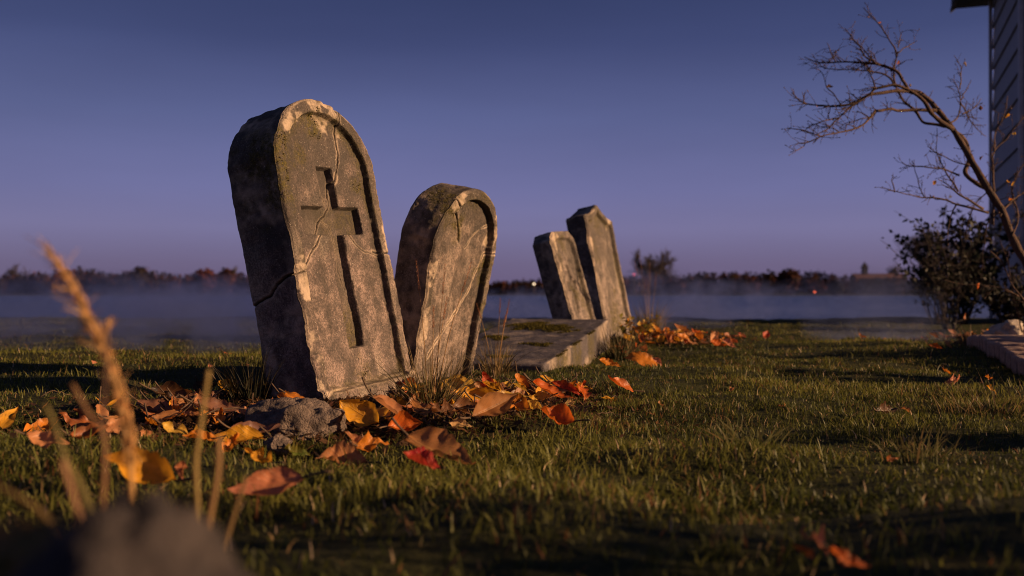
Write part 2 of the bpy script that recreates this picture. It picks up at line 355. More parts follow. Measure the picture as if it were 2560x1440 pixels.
    for mu, mv, mr, amt in moss:
        mask[:, 1] = np.maximum(mask[:, 1], amt * sstep(1.25, .3, np.hypot(P2[:, 0] - mu, P2[:, 1] - mv) / mr + .45 * fbm(P3, 30, 3, seed + 60)))
    for cu, cv, cr_, amt in chips: mask[:, 0] = np.maximum(mask[:, 0], .75 * sstep(1.0, .6, np.hypot(P2[:, 0] - cu, P2[:, 1] - cv) / cr_ + .7 * fbm(P3, 30, 4, seed + 70)))
    if ledge:
        lv, ldep = ledge; D = D - ldep * sstep(lv + .006, lv - .004, P2[:, 1] + .004 * vnoise(P3, 20, seed + 80)); mask[:, 0] = np.maximum(mask[:, 0], .7 * sstep(.012, .0, np.abs(P2[:, 1] - lv + .004)))
    front = np.stack([P2[:, 0], D, P2[:, 1]], 1)
    q4 = np.stack([idx[:-1, :-1].ravel(), idx[:-1, 1:].ravel(), idx[1:, 1:].ravel(), idx[1:, :-1].ravel()], 1)
    # side rings
    nb = max(8, int(t / (step * 1.8))); o2 = P2[loop]; y0 = D[loop]
    cen = np.array([0, hs * .5]); tg = np.gradient(o2, axis=0); nrm = np.stack([tg[:, 1], -tg[:, 0]], 1); nrm /= np.linalg.norm(nrm, axis=1)[:, None] + 1e-9
    nrm *= np.sign(((o2 - cen) * nrm).sum(1))[:, None]
    rings = [front[loop]]; rmask = [mask[loop]]; sfaces = []; base = len(front); prev = loop.copy(); nl = len(loop); allV = [front]; allM = [mask]
    for k in range(1, nb + 1):
        f = k / nb; y = y0 + (t - y0) * f; Pq = np.stack([o2[:, 0], y, o2[:, 1]], 1)
        rb = .012; bk = np.clip(rb - (t - y), 0, None); inset = rb - np.sqrt(np.maximum(rb * rb - bk * bk, 0))
        disp = (.0045 * fbm(Pq, 7, 4, seed + 21) + .002 * fbm(Pq, 40, 3, seed + 31)) * sstep(0, .25, np.full(nl, f)) - inset
        mk = np.zeros((nl, 3)); mk[:, 0] = .85 * sstep(-.25, .45, fbm(Pq, 11, 4, seed + 91)) * (.55 + .45 * vnoise(Pq, 55, seed + 92))  # sides painted paler in patches to make up for weak sky fill
        for sgn, ln, wd, dp in sidecracks:
            selm = (np.sign(o2[:, 0]) == sgn); L = wobble(ln, seed + 5, .004); dc = seg_dist(np.stack([y, o2[:, 1]], 1), L)
            disp = disp - np.where(selm, dp * (1 - sstep(0, wd, dc)), 0)
            mk[:, 2] = np.maximum(mk[:, 2], np.where(selm, .9 * (1 - sstep(.3 * wd, .9 * wd, dc)), 0)); mk[:, 0] = np.maximum(mk[:, 0], np.where(selm, .5 * np.exp(-((dc - 1.5 * wd) / wd) ** 2), 0))
        for mu, mv, mr, amt in moss:
            if abs(mu) > .5 * w_ or mv > hs:
                mk[:, 1] = np.maximum(mk[:, 1], amt * sstep(1.3, .3, np.sqrt((o2[:, 0] - mu) ** 2 + (o2[:, 1] - mv) ** 2 + (.6 * y) ** 2) / (1.2 * mr) + .5 * fbm(Pq, 26, 3, seed + 61)))
        Vk = np.stack([o2[:, 0] + nrm[:, 0] * disp, y, o2[:, 1] + nrm[:, 1] * disp], 1)
        cur = base + np.arange(nl); base += nl; allV.append(Vk); allM.append(mk)
        sfaces.append(np.stack([prev[:-1], cur[:-1], cur[1:], prev[1:]], 1)); prev = cur
    V = np.concatenate(allV); M = np.concatenate(allM)
    side = np.concatenate(sfaces)
    # vertex normals of the whole
    allq = np.concatenate([q4, side]); fn = np.cross(V[allq[:, 2]] - V[allq[:, 0]], V[allq[:, 3]] - V[allq[:, 1]])
    N = np.zeros_like(V)
    for k in range(4): np.add.at(N, allq[:, k], fn)
    N /= np.linalg.norm(N, axis=1)[:, None] + 1e-12
    root = empty(name, loc, (0, 0, 0)); root.rotation_mode = 'XYZ'
    root.rotation_euler = (Matrix.Rotation(yaw, 3, 'Z') @ Matrix.Rotation(pitch, 3, 'X') @ Matrix.Rotation(roll, 3, 'Y')).to_euler()
    tag(root, label, 'headstone', group)
    freg = np.where((region[q4] == 2).all(1), 2, np.where((region[q4] >= 1).all(1), 1, 0))
    def sub(nm, faces, cap=None):
        u, inv = np.unique(np.concatenate([faces.ravel(), cap if cap is not None else np.zeros(0, int)]), return_inverse=True)
        fl = inv[:faces.size].reshape(-1, 4).tolist()
        if cap is not None: fl.append(inv[faces.size:].tolist())
        o = mesh(nm, V[u], fl, mat, root, True, {'mask': M[u]})
        if cap is not None: o.data.polygons[-1].use_smooth = False
        o.data.normals_split_custom_set_from_vertices(N[u].tolist()); return o
    sub('stone_body', np.concatenate([q4[freg == 0], side]), prev[::-1])
    if panel: sub('inset_panel', q4[freg == 1])
    if cross: sub('carved_cross', q4[freg == 2])
    # little tufts of real moss
    rng = np.random.RandomState(seed); cand = np.where((M[:, 1] > .62) & (V[:, 2] > .02))[0]
    if len(cand) > 50:
        pk = rng.choice(cand, min(len(cand) // 4, 5200)); keep = vnoise(V[pk] + 3, 45, seed + 90) > -.05; pk = pk[keep]
        for cl in clusters(V[pk], .009):
            if len(cl) > 30: moss_tufts('moss', V[pk[cl]], N[pk[cl]], root, rng)
    return root
def clusters(P, d):
    key = {}; par = list(range(len(P)))
    def find(i):
        while par[i] != i: par[i] = par[par[i]]; i = par[i]
        return i
    cells = np.floor(P / d).astype(int)
    for i, c in enumerate(map(tuple, cells)): key.setdefault(c, []).append(i)
    for c, m in key.items():
        for j in m[1:]: par[find(j)] = find(m[0])
        for dx in (-1, 0, 1):
            for dy in (-1, 0, 1):
                for dz in (-1, 0, 1):
                    q = key.get((c[0] + dx, c[1] + dy, c[2] + dz))
                    if q: par[find(q[0])] = find(m[0])
    r = np.array([find(i) for i in range(len(P))]); return [np.where(r == u)[0] for u in np.unique(r)]
def moss_tufts(name, P, N, parent, rng, hgt=.0055):
    n = len(P); a = rng.randn(n, 3); a -= N * (a * N).sum(1)[:, None]; a /= np.linalg.norm(a, axis=1)[:, None] + 1e-9
    h = hgt * (.3 + rng.rand(n) ** 2); wd = .0014 + .0012 * rng.rand(n); dirn = N + .7 * rng.randn(n, 3) * .6; dirn /= np.linalg.norm(dirn, axis=1)[:, None]
    b = P - N * .001
    V = np.stack([b - a * wd[:, None], b + a * wd[:, None], b + dirn * h[:, None]], 1).reshape(-1, 3)
    c = np.array([.034, .030, .007])[None] + rng.rand(n, 1) ** 2 * np.array([.10, .075, .012])[None]
    return mesh(name, V, np.arange(3 * n).reshape(-1, 3), M_moss, parent, False, {'col': np.repeat(c, 3, 0)})

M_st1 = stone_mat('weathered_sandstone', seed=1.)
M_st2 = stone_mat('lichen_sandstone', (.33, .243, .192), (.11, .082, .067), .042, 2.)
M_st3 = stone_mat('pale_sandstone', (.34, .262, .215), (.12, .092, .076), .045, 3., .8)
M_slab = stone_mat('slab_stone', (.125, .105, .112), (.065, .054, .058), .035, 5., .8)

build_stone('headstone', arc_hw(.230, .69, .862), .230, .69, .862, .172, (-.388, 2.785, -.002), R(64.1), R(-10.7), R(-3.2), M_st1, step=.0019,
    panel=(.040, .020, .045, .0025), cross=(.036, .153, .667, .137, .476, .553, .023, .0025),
    cracks=[([(.105, .862), (.085, .775), (.075, .70), (.055, .655), (.03, .61), (.012, .56), (-.03, .525), (-.055, .50), (-.075, .465), (-.13, .425), (-.175, .385), (-.235, .365)], .0030, .011, .55),
            ([(-.03, .515), (.005, .49), (.015, .45), (.01, .40), (.02, .33)], .0018, .004, .5),
            ([(.055, .475), (.11, .43), (.19, .41)], .0018, .003, .4), ([(-.03, .60), (-.005, .585), (.005, .565)], .003, .004, .5), ([(.17, .42), (.235, .408)], .004, .005, .5)],
    sidecracks=[(-1, [(0, .366), (.05, .362), (.11, .33), (.178, .305)], .0045, .012)],
    moss=[(-.225, .70, .07, .95), (-.225, .60, .05, .8), (-.02, .79, .055, .9), (-.09, .70, .04, .7), (.15, .62, .03, .8), (.02, .075, .05, .7), (-.23, .64, .10, .6)],
    r0=.006, seed=4, chips=[(.06, .86, .07, .014), (-.15, .82, .05, .010), (-.23, .36, .05, .014), (.23, .46, .04, .006), (-.23, .17, .05, .016), (-.23, .06, .03, .01)],
    label='biggest headstone, leaning left with a carved cross and a long crack', ledge=(.052, .012))
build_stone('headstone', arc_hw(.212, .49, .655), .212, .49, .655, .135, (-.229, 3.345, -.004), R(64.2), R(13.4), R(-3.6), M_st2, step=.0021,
    panel=(.036, .022, -.2, .0035), cracks=[([(.212, .43), (.16, .425), (.125, .375), (.10, .31), (.04, .24), (0, .20), (-.06, .15), (-.10, .09)], .0026, .002, .9),
            ([(.0, .20), (-.005, .12), (-.05, .02)], .0018, .002, .6), ([(.15, .53), (.07, .50), (.02, .455)], .0018, .002, .7),
            ([(-.13, .625), (-.075, .57), (-.05, .53), (-.03, .48)], .005, .012, .3)],
    moss=[(-.10, .56, .05, .95), (-.16, .62, .08, .9), (-.05, .53, .05, .8), (.16, .38, .05, .95), (.19, .25, .035, .7), (.1, .64, .05, .6), (.17, .5, .03, .6)],
    r0=.009, seed=9, chips=[(-.10, .62, .05, .012), (-.20, .40, .05, .012), (.21, .5, .05, .010), (-.2, .2, .06, .01)], taper=.06,
    label='rounded headstone leaning right with a pale crack down its plain face')
hw3 = lambda v: np.where(v <= .60, .212, .212 - (v - .60) / .046 * .075)
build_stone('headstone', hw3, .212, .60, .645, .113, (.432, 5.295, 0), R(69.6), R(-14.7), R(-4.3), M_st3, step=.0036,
    panel=(.042, .020, -.2, .006), cross=(.022, .20, .46, .085, .325, .372, .014, .006),
    moss=[(0, .58, .06, .8), (.03, .30, .05, .8), (.12, .25, .05, .7), (-.1, .5, .06, .5)], r0=.010, seed=14, chips=[(-.15, .62, .08, .012), (-.21, .45, .05, .01)],
    label='small clipped-top headstone with a cross, behind the fallen slab')
def hw4(v):
    v = np.asarray(v, float); tt = np.clip((v - .776) / (.845 - .776), 0, 1); W = .277
    ear = W * (1 - .20 * np.clip((v - .755) / .017, 0, 1) ** 2)
    og = W * .60 * (1 - tt) ** 1.25 + .014
    return np.where(v < .755, W, np.where(v < .772, ear, og))
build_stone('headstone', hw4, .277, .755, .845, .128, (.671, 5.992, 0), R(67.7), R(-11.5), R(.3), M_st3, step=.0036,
    panel=(.045, .022, -.2, .007), moss=[(.02, .12, .14, .9), (-.15, .55, .08, .5), (.1, .3, .04, .9), (0, .74, .08, .6)], r0=.012, seed=21,
    chips=[(-.27, .6, .05, .012), (.2, .77, .05, .012)], label='tall headstone with a pointed ogee top and scrolled shoulders')

def rough_box(h, step, r, amp, seed, fr=8):
    h = np.array(h, float); pts = {}; V = []; Fq = []
    ns = [max(2, int(2 * q / step)) for q in h]
    def vid(i, j, k):
        if (i, j, k) not in pts: pts[(i, j, k)] = len(V); V.append([-h[0] + 2 * h[0] * i / ns[0], -h[1] + 2 * h[1] * j / ns[1], -h[2] + 2 * h[2] * k / ns[2]])
        return pts[(i, j, k)]
    for ax in range(3):
        a, b = [q for q in range(3) if q != ax]
        for side in (0, ns[ax]):
            for i in range(ns[a]):
                for j in range(ns[b]):
                    qd = []
                    for di, dj in ((0, 0), (1, 0), (1, 1), (0, 1)):
                        c = [0, 0, 0]; c[ax] = side; c[a] = i + di; c[b] = j + dj; qd.append(vid(*c))
                    flip = (side == 0) ^ (ax == 1); Fq.append(qd[::-1] if flip else qd)
    V = np.array(V); rv = r * (1 + .7 * vnoise(V, fr * 1.5, seed)); rv = np.clip(rv, .001, h.min() * .95)
    inner = np.clip(V, -(h - rv[:, None]), h - rv[:, None]); nn = V - inner; nn /= np.linalg.norm(nn, axis=1)[:, None] + 1e-12
    V2 = inner + nn * rv[:, None] + nn * (amp * fbm(V, fr, 4, seed + 1) + amp * .35 * fbm(V, fr * 7, 3, seed + 2))[:, None]
    return V2, np.array(Fq), nn
# fallen slab
V, Fq, NN = rough_box((.245, .565, .069), .009, .008, .0032, 31)
Rm = np.array(Matrix.Rotation(R(-17.9), 3, 'Z') @ Matrix.Rotation(R(7.0), 3, 'X') @ Matrix.Rotation(R(.2), 3, 'Y'))
slab = empty('fallen_slab', (-.1098, 3.7459, -.1059)); slab.rotation_euler = Matrix(Rm).to_euler()
V = V + np.array([0, .5565, .0687]); mk = np.zeros((len(V), 3)); topf = NN[:, 2] > .5
for mx_, my_, mr, am in [(-.02, .86, .12, 1.), (.07, .80, .09, .95), (-.12, .55, .06, .9), (.11, .42, .055, .95), (.02, .15, .06, .6), (-.1, .95, .08, .8), (.03, .92, .06, .8)]:
    mk[:, 1] = np.maximum(mk[:, 1], am * topf * sstep(1.3, .35, np.hypot((V[:, 0] - mx_) / mr * .8, (V[:, 1] - my_) / mr * 1.2) + .5 * fbm(V, 28, 3, 77)))
mk[:, 1] = np.maximum(mk[:, 1], .8 * (NN[:, 0] > .5) * sstep(.2, .5, vnoise(V * np.array([1, 1, .2]), 8, 5)))
mk[:, 0] = np.maximum(.4 * (NN[:, 0] > .6) * sstep(-.2, .5, vnoise(V, 9, 8)), .6 * ((NN[:, 0] > .2) & (NN[:, 0] < .95) & (NN[:, 2] > .2)) * sstep(-.3, .3, vnoise(V, 14, 6)))  # right face painted paler so it stays bright as if sunlit
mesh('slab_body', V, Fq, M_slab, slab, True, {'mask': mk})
rng = np.random.RandomState(5); cd_ = np.where(topf & (mk[:, 1] > .55))[0]; pk = np.repeat(cd_, 14)
jit = rng.randn(len(pk), 3) * np.array([.006, .006, 0]); pkV = V[pk] + jit; pkN = NN[pk]
for cl in clusters(pkV, .012):
    if len(cl) > 60: moss_tufts('moss', pkV[cl], pkN[cl], slab, rng, .009)
tag(slab, 'fallen stone slab with moss on top, sunk at its near end', 'stone slab')

# ------------------------------------------------------------------ rocks
def rock(name, loc, size, seed, mat, label, rot=0, cuts=6, amp=.18, sub=5, taper=0.):
    bpy_me = bpy.data.meshes.new(name); import bmesh
    bm = bmesh.new(); bmesh.ops.create_icosphere(bm, subdivisions=sub, radius=1); bm.to_mesh(bpy_me); bm.free()
    n = len(bpy_me.vertices); co = np.zeros(n * 3); bpy_me.vertices.foreach_get('co', co); co = co.reshape(-1, 3)
    rg = np.random.RandomState(seed); d = co.copy()
    for k in range(cuts * 2):
        nn = rg.randn(3); nn /= np.linalg.norm(nn); off = rg.uniform(.62, .92); ex = np.clip(d @ nn - off, 0, None); d -= ex[:, None] * nn * .93
    d *= (1 + amp * fbm(d, 1.4, 5, seed) * .6 + .05 * fbm(d, 6, 4, seed + 4))[:, None]
    d[:, :2] *= (1 - taper * d[:, 2:3]); d *= np.array(size); bpy_me.vertices.foreach_set('co', d.ravel()); bpy_me.polygons.foreach_set('use_smooth', np.ones(len(bpy_me.polygons), bool))
    bpy_me.materials.append(mat); o = bpy.data.objects.new(name, bpy_me); COL.objects.link(o); o.location = loc; o.rotation_euler = (0, 0, rot)
    return tag(o, label, 'rock')
x, y = on_ground(775, 1085); rock('rock', (x - .006, y + .06, .008), (.092, .07, .062), 5, M_rock, 'rough lit rock at the foot of the biggest headstone', .3, 9, .35)
x, y = on_ground(690, 1085); rock('rock', (x - .005, y + .09, .012), (.085, .07, .055), 8, M_rock, 'smooth shaded rock tucked left of the rough lit rock', .1)
x, y = on_ground(692, 1128); rock('rock', (x, y + .02, .008), (.032, .028, .022), 12, M_rock, 'fist-sized bluish rock lying between leaves in front', 0)
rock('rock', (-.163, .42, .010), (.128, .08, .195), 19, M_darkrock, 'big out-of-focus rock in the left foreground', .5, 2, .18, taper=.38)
rock('rock', (.46, .88, -.012), (.10, .08, .055), 23, M_rock, 'dark blurred rock in the bottom right corner', .2)

# ------------------------------------------------------------------ lawn grass
FOOT = [(-.388, 2.785, 64.1, .235, .175), (-.229, 3.345, 64.2, .215, .14), (.432, 5.295, 69.6, .22, .12), (.671, 5.992, 67.7, .285, .13)]
BEDS = [(-.52, 2.30, .50, .30), (-.10, 2.55, .33, .33), (-.06, 2.90, .26, .20), (.05, 2.95, .14, .10), (.95, 5.9, .38, .35), (-.62, 2.75, .22, .5)]
def bed(x, y):
    r = np.full(len(x), 9.)
    for cx, cy, rx, ry in BEDS: r = np.minimum(r, np.hypot((x - cx) / rx, (y - cy) / ry))
    return r
def grass_field(seed):
    rng = np.random.RandomState(seed); PX = []; PY = []
    for d0, d1, dens in ((.75, 1.35, 13000), (1.35, 2.0, 17000), (2.0, 3.0, 15000), (3.0, 4.5, 9500), (4.5, 6.5, 5500), (6.5, 10.5, 1800)):
        xm = .514 * d1 + .35 + .06 * d1; n = int(2 * xm * (d1 - d0) * dens); PX.append(rng.uniform(-xm, xm, n)); PY.append(rng.uniform(d0, d1, n))
    x = np.concatenate(PX); y = np.concatenate(PY); keep = np.ones(len(x), bool)
    for cx, cy, yw, hw_, t in FOOT:
        c, s = math.cos(R(yw)), math.sin(R(yw)); u = (x - cx) * c + (y - cy) * s; v = -(x - cx) * s + (y - cy) * c
        keep &= ~((np.abs(u) < hw_ + .005) & (v > -.02) & (v < t + .005))
    c, s = math.cos(R(-17.9)), math.sin(R(-17.9)); u = (x + .11) * c + (y - 3.746) * s; v = -(x + .11) * s + (y - 3.746) * c
    keep &= ~((np.abs(u) < .245) & (v > 0) & (v < 1.0))
    keep &= ~((np.abs(u) < .27) & (v > -.12) & (v < .5) & (rng.rand(len(x)) < .65))
    b = bed(x, y); P = np.stack([x, y, 0 * x], 1)
    keep &= rng.rand(len(x)) < np.where(b < 1, .10 + .5 * np.clip(b - .6, 0, 1), 1) * (.70 + .5 * vnoise(P, 7, 2)) * (.35 + .65 * sstep(-.75, -.35, fbm(P, 1.9, 3, 61)))
    keep &= ~((x > 2.3) & (y > 5.2) & (x > 2.35 + .35 * (y - 5.2)))
    x, y, P = x[keep], y[keep], P[keep]; n = len(x)
    pat = fbm(P, 2.2, 3, 11); clump = vnoise(P, 14, 4)
    h = .84 * (.015 + .014 * rng.rand(n) + .012 * np.clip(clump, -1, 1) + .006 * pat) * (1 + .35 * np.clip(1.6 - y, 0, 1)); tall = rng.rand(n) < .03 + .10 * sstep(.45, .75, vnoise(P, 6, 23)); h[tall] *= 1.9
    h = np.clip(h, .008, .09); wd = (.0008 + .0008 * rng.rand(n)) * (1 + .10 * np.clip(y - 2, 0, 6)); wd[y < 1.6] *= 1.15
    az = rng.rand(n) * 6.283 + 1.5 * vnoise(P, 5, 31); lean = .25 + .95 * rng.rand(n) ** 1.3; fl = rng.rand(n) < .06; lean[fl] = 1.6
    dx, dy = np.cos(az), np.sin(az); fa = az + 1.57 + .9 * rng.randn(n); ax, ay = np.cos(fa), np.sin(fa); z0 = gh(x, y) - .002
    Vs = np.empty((n, 7, 3))
    for k, (t, wk) in enumerate(((0, 1.), (.4, .9), (.75, .6), (1., 0))):
        px = x + dx * lean * h * t ** 1.7 * .8; py = y + dy * lean * h * t ** 1.7 * .8; pz = z0 + h * (t - .42 * np.clip(lean, 0, 1.7) * t ** 2 * .8)
        if k < 3:
            Vs[:, 2 * k] = np.stack([px - ax * wd * wk, py - ay * wd * wk, pz], 1); Vs[:, 2 * k + 1] = np.stack([px + ax * wd * wk, py + ay * wd * wk, pz], 1)
        else: Vs[:, 6] = np.stack([px, py, pz], 1)
    i = np.arange(n)[:, None] * 7
    tri = np.concatenate([i + np.array([[0, 1, 3]]), i + np.array([[0, 3, 2]]), i + np.array([[2, 3, 5]]), i + np.array([[2, 5, 4]]), i + np.array([[4, 5, 6]])])
    g1 = np.array([.046, .056, .012]); g2 = np.array([.180, .172, .034]); dry = np.array([.26, .17, .075]); rust = np.array([.17, .075, .03])
    k = np.clip(.45 + .45 * pat + .30 * rng.randn(n), 0, 1)[:, None]; c = g1 + (g2 - g1) * k
    q = rng.rand(n) + .10 * vnoise(P, 4, 77); c[q > .90] = dry * (.5 + .7 * rng.rand((q > .90).sum(), 1)); c[q > .975] = rust; st_ = rng.rand(n) < .012; c[st_] = np.array([.55, .40, .24]); wd[st_] *= 1.5; h[st_] *= 1.25
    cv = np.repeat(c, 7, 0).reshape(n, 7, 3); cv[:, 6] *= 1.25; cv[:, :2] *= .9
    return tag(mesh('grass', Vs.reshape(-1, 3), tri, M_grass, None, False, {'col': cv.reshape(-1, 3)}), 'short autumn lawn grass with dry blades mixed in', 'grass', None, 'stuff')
grass_field(2)

# ------------------------------------------------------------------ house at the right edge
HC = np.array([3.83, 7.90]) * 1.4; e1 = np.array([-.34, -.94]); e1 /= np.linalg.norm(e1); e2 = np.array([-e1[1], e1[0]])   # along the wall to the camera / to the right
HL, HW_, EV = 2.41, 1.9, 3.55
def hp(a, b, z): q = HC + e1 * a + e2 * b; return [q[0], q[1], z]
def hbox(a0, a1, b0, b1, z0, z1):
    v = [hp(a, b, z) for z in (z0, z1) for a, b in ((a0, b0), (a1, b0), (a1, b1), (a0, b1))]
    return v, [[0, 3, 2, 1], [4, 5, 6, 7], [0, 1, 5, 4], [1, 2, 6, 5], [2, 3, 7, 6], [3, 0, 4, 7]]
house = tag(empty('house', tuple(hp(HL / 2, HW_ / 2, 0))), 'small lilac-grey clapboard house at the right edge', 'house')
def hpart(nm, parts, mat):
    v, f = join(parts); o = mesh(nm, v - np.array(house.location), f, mat, house, False); return o
hpart('wall', [hbox(.0, HL, 0, HW_, -.3, EV)] + [([hp(0.02, 0, EV), hp(0.02, HW_, EV), hp(.02, HW_ / 2, EV + .9), hp(HL - .02, 0, EV), hp(HL - .02, HW_, EV), hp(HL - .02, HW_ / 2, EV + .9)],
       [[0, 1, 2], [3, 5, 4], [0, 2, 5, 3], [1, 4, 5, 2]])], M_siding)
sid = []; crs = .2285
for k in range(16):
    z0, z1 = .02 + k * crs, .02 + (k + 1) * crs - .003
    for face in (0, 1):
        if face == 0:   # long left wall
            P = [(a, b, z) for a in (.0, HL) for b, z in ((-.026, z0), (-.004, z1), (.0, z1), (.0, z0))]; v = [hp(*q) for q in P]
        else:           # wall towards the camera
            P = [(HL - b, a, z) for a in (.0, HW_) for b, z in ((-.026, z0), (-.004, z1), (.0, z1), (.0, z0))]; v = [hp(*q) for q in P]
        f = [[0, 1, 5, 4], [1, 2, 6, 5], [3, 0, 4, 7], [0, 3, 2, 1], [4, 5, 6, 7]]
        sid.append((v, f))
hpart('siding', sid, M_siding)
hpart('corner_board', [hbox(-.03, .07, -.055, -.0265, 0, EV)], M_trim); hpart('corner_board', [hbox(HL - .08, HL + .055, -.055, -.0265, 0, EV)], M_trim)
def slab_between(a0, a1, p, q, th):
    v = [hp(a, b, z + dz) for dz in (0, th) for a, (b, z) in ((a0, p), (a1, p), (a1, q), (a0, q))]
    return v, [[0, 3, 2, 1], [4, 5, 6, 7], [0, 1, 5, 4], [1, 2, 6, 5], [2, 3, 7, 6], [3, 0, 4, 7]]
rs = .9 / (HW_ / 2)
hpart('roof', [slab_between(-.28, HL + .10, (-.43, EV + .10 - .43 * rs + .26), (HW_ / 2, EV + .9 + .1), .05), slab_between(-.28, HL + .10, (HW_ / 2 + .001, EV + .9 + .1), (HW_ + .36, EV + .1 - .36 * rs + .26), .05)], M_roof)
hpart('soffit', [hbox(-.26, HL + .09, -.40, -.003, EV - .005, EV + .07)], M_roof)
hpart('fascia', [hbox(-.27, HL + .10, -.42, -.401, EV - .02, EV + .10)], M_roof)

# brick edged bed in front of the house
bedp = [(2.56, 5.37), (3.35, 5.95), (4.6, 5.45), (4.1, 3.0), (1.95, 3.3)]
Vb = np.array([(a, b, gz(a, b) + .028) for a, b in bedp]); nn = 26
cen = Vb.mean(0); gv = [cen]; gf = []
ring = []
for k in range(5):
    for t in np.linspace(0, 1, nn, endpoint=False): ring.append(Vb[k] * (1 - t) + Vb[(k + 1) % 5] * t)
ring = np.array(ring); L_ = [ring]
for s_ in np.linspace(.9, .05, 14): L_.append(cen + (ring - cen) * s_)
Vb = np.concatenate(L_); Vb[:, 2] = gh(Vb[:, 0], Vb[:, 1]) + .03 + .012 * fbm(Vb, 9, 4, 4); m_ = len(ring)
fb = [[k * m_ + j, k * m_ + (j + 1) % m_, (k + 1) * m_ + (j + 1) % m_, (k + 1) * m_ + j] for k in range(len(L_) - 1) for j in range(m_)]
tag(mesh('garden_bed', Vb, fb, M_soil), kind='structure')
edg = tag(empty('brick_edging', (2.56, 5.37, 0)), 'low curved brick edging of the bed by the house', 'edging')
path = spline([(3.25, 5.92), (2.95, 5.70), (2.68, 5.50), (2.545, 5.33), (2.42, 4.98), (2.27, 4.55), (2.12, 4.05), (1.98, 3.5), (1.95, 3.25), (2.2, 3.02), (2.6, 2.95)], 500)
sl = np.concatenate([[0], np.cumsum(np.linalg.norm(np.diff(path, axis=0), axis=1))]); nbk = int(sl[-1] / .112); bkV, bkF, _ = rough_box((.05, .1, .036), .014, .007, .0022, 3, 14)
rng = np.random.RandomState(8)
for k in range(nbk):
    i = np.searchsorted(sl, (k + .5) * .112); tg_ = path[min(i + 3, 499)] - path[max(i - 3, 0)]; a = math.atan2(tg_[1], tg_[0])
    o = mesh('brick', bkV + .0015 * fbm(bkV + k, 18, 3, k)[:, None], bkF, M_brick, edg); px, py = path[i]
    o.location = (px - 2.56, py - 5.37, gz(px, py) + .034 + rng.uniform(-.004, .004)); o.rotation_euler = (rng.uniform(-.04, .04), rng.uniform(-.04, .04), a + rng.uniform(-.05, .05))
rock('rock', (2.69, 5.42, .06), (.12, .10, .085), 41, M_palerock, 'pale lumpy rock behind the brick edging', .4, 7, .5)

# ------------------------------------------------------------------ bare arching tree by the house
rng = np.random.RandomState(12)
tree = tag(empty('bare_tree', (2.83, 5.12, 0)), 'bare arching small tree bending left in front of the house', 'tree'); TO = np.array(tree.location)
def px_line(pts, d0, dd=0., n=None, seed=0):
    pts = np.array(pts, float); n = n or max(10, int(len(pts) * 5)); s = spline(pts, n); t = np.linspace(0, 1, n); rg = np.random.RandomState(seed + 99)
    dep = d0 + dd * t + .05 * np.sin(t * 5 + rg.rand() * 6); P = np.array([at(a, b, c) for (a, b), c in zip(s, dep)])
    return P + .004 * np.stack([fbm(P, 14, 3, seed), fbm(P, 14, 3, seed + 1), fbm(P, 14, 3, seed + 2)], 1)
TW = []
def branch(nm, pts, r0, r1, d0=5.1, dd=0., seed=0, twigs=8, tl=(.03, .11), start=.25, parts=None):
    P = px_line(pts, d0, dd, None, seed); t = np.linspace(0, 1, len(P)); rad = (r0 + (r1 - r0) * t ** .8) * 5.1 / F
    rad = rad * .68 * (1 + .16 * vnoise(P, 24, seed)); rad = np.maximum(rad, .0014)
    bits = [tube(P, rad, 8 if r0 > 5 else 5)]
    rg = np.random.RandomState(seed + 5)
    for k in range(int(twigs * 2.4)):
        i = int((start + (1 - start) * rg.rand()) * (len(P) - 2)); tg_ = P[i + 1] - P[i]; tg_ /= np.linalg.norm(tg_)
        dr = tg_ * .8 + rg.randn(3) * np.array([.65, .5, .65]) + np.array([0, 0, .25]); dr /= np.linalg.norm(dr); ln = rg.uniform(*tl); n = 6; q = [P[i]]
        for j in range(n):
            dr = dr + .15 * rg.randn(3); dr /= np.linalg.norm(dr); q.append(q[-1] + dr * ln / n)
        bits.append(tube(q, np.linspace(min(rad[i] * .55, .0028), .0009, n + 1), 4))
        if rg.rand() < .75:
            j = rg.randint(2, 5); d2 = dr + .9 * rg.randn(3); d2 /= np.linalg.norm(d2); bits.append(tube([q[j], q[j] + d2 * ln * .22, q[j] + d2 * ln * .42 + .006 * rg.randn(3)], [.0014, .0011, .0008], 4))
        if rg.rand() < .5: bits.append(tube([q[-1] - dr * .002, q[-1] + dr * .006, q[-1] + dr * .012], [.0008, .0026, .0006], 5))
    v, f = join(bits); return mesh(nm, v - TO, f, M_bark, tree)
branch('trunk', [(2690, 940), (2672, 850), (2640, 790), (2590, 705), (2560, 648), (2530, 590), (2502, 522), (2470, 470), (2440, 420), (2412, 368), (2383, 325), (2345, 276), (2310, 238), (2275, 227)], 21, 9, 5.12, 0, 1, 6, (.03, .09), .3)
branch('branch', [(2275, 227), (2240, 227), (2173, 237), (2140, 255), (2103, 263), (2063, 265), (2007, 255), (1980, 230)], 8, 1.6, 5.12, -.15, 2, 16)
branch('branch', [(2383, 322), (2348, 300), (2327, 277), (2307, 247), (2273, 224), (2240, 213), (2207, 217), (2187, 223), (2170, 238), (2127, 267), (2097, 293), (2067, 323), (2040, 338)], 9, 1.6, 5.08, -.2, 3, 16)
branch('branch', [(2273, 226), (2257, 197), (2240, 175), (2200, 163), (2167, 158), (2120, 154), (2073, 157), (2037, 152), (2010, 142)], 7, 1.4, 5.1, .25, 4, 18)
branch('branch', [(2377, 317), (2347, 313), (2310, 305), (2290, 277), (2260, 250), (2240, 217), (2235, 180), (2242, 133), (2223, 97), (2207, 70), (2177, 37), (2160, 18)], 6.5, 1.4, 5.14, .25, 5, 14)
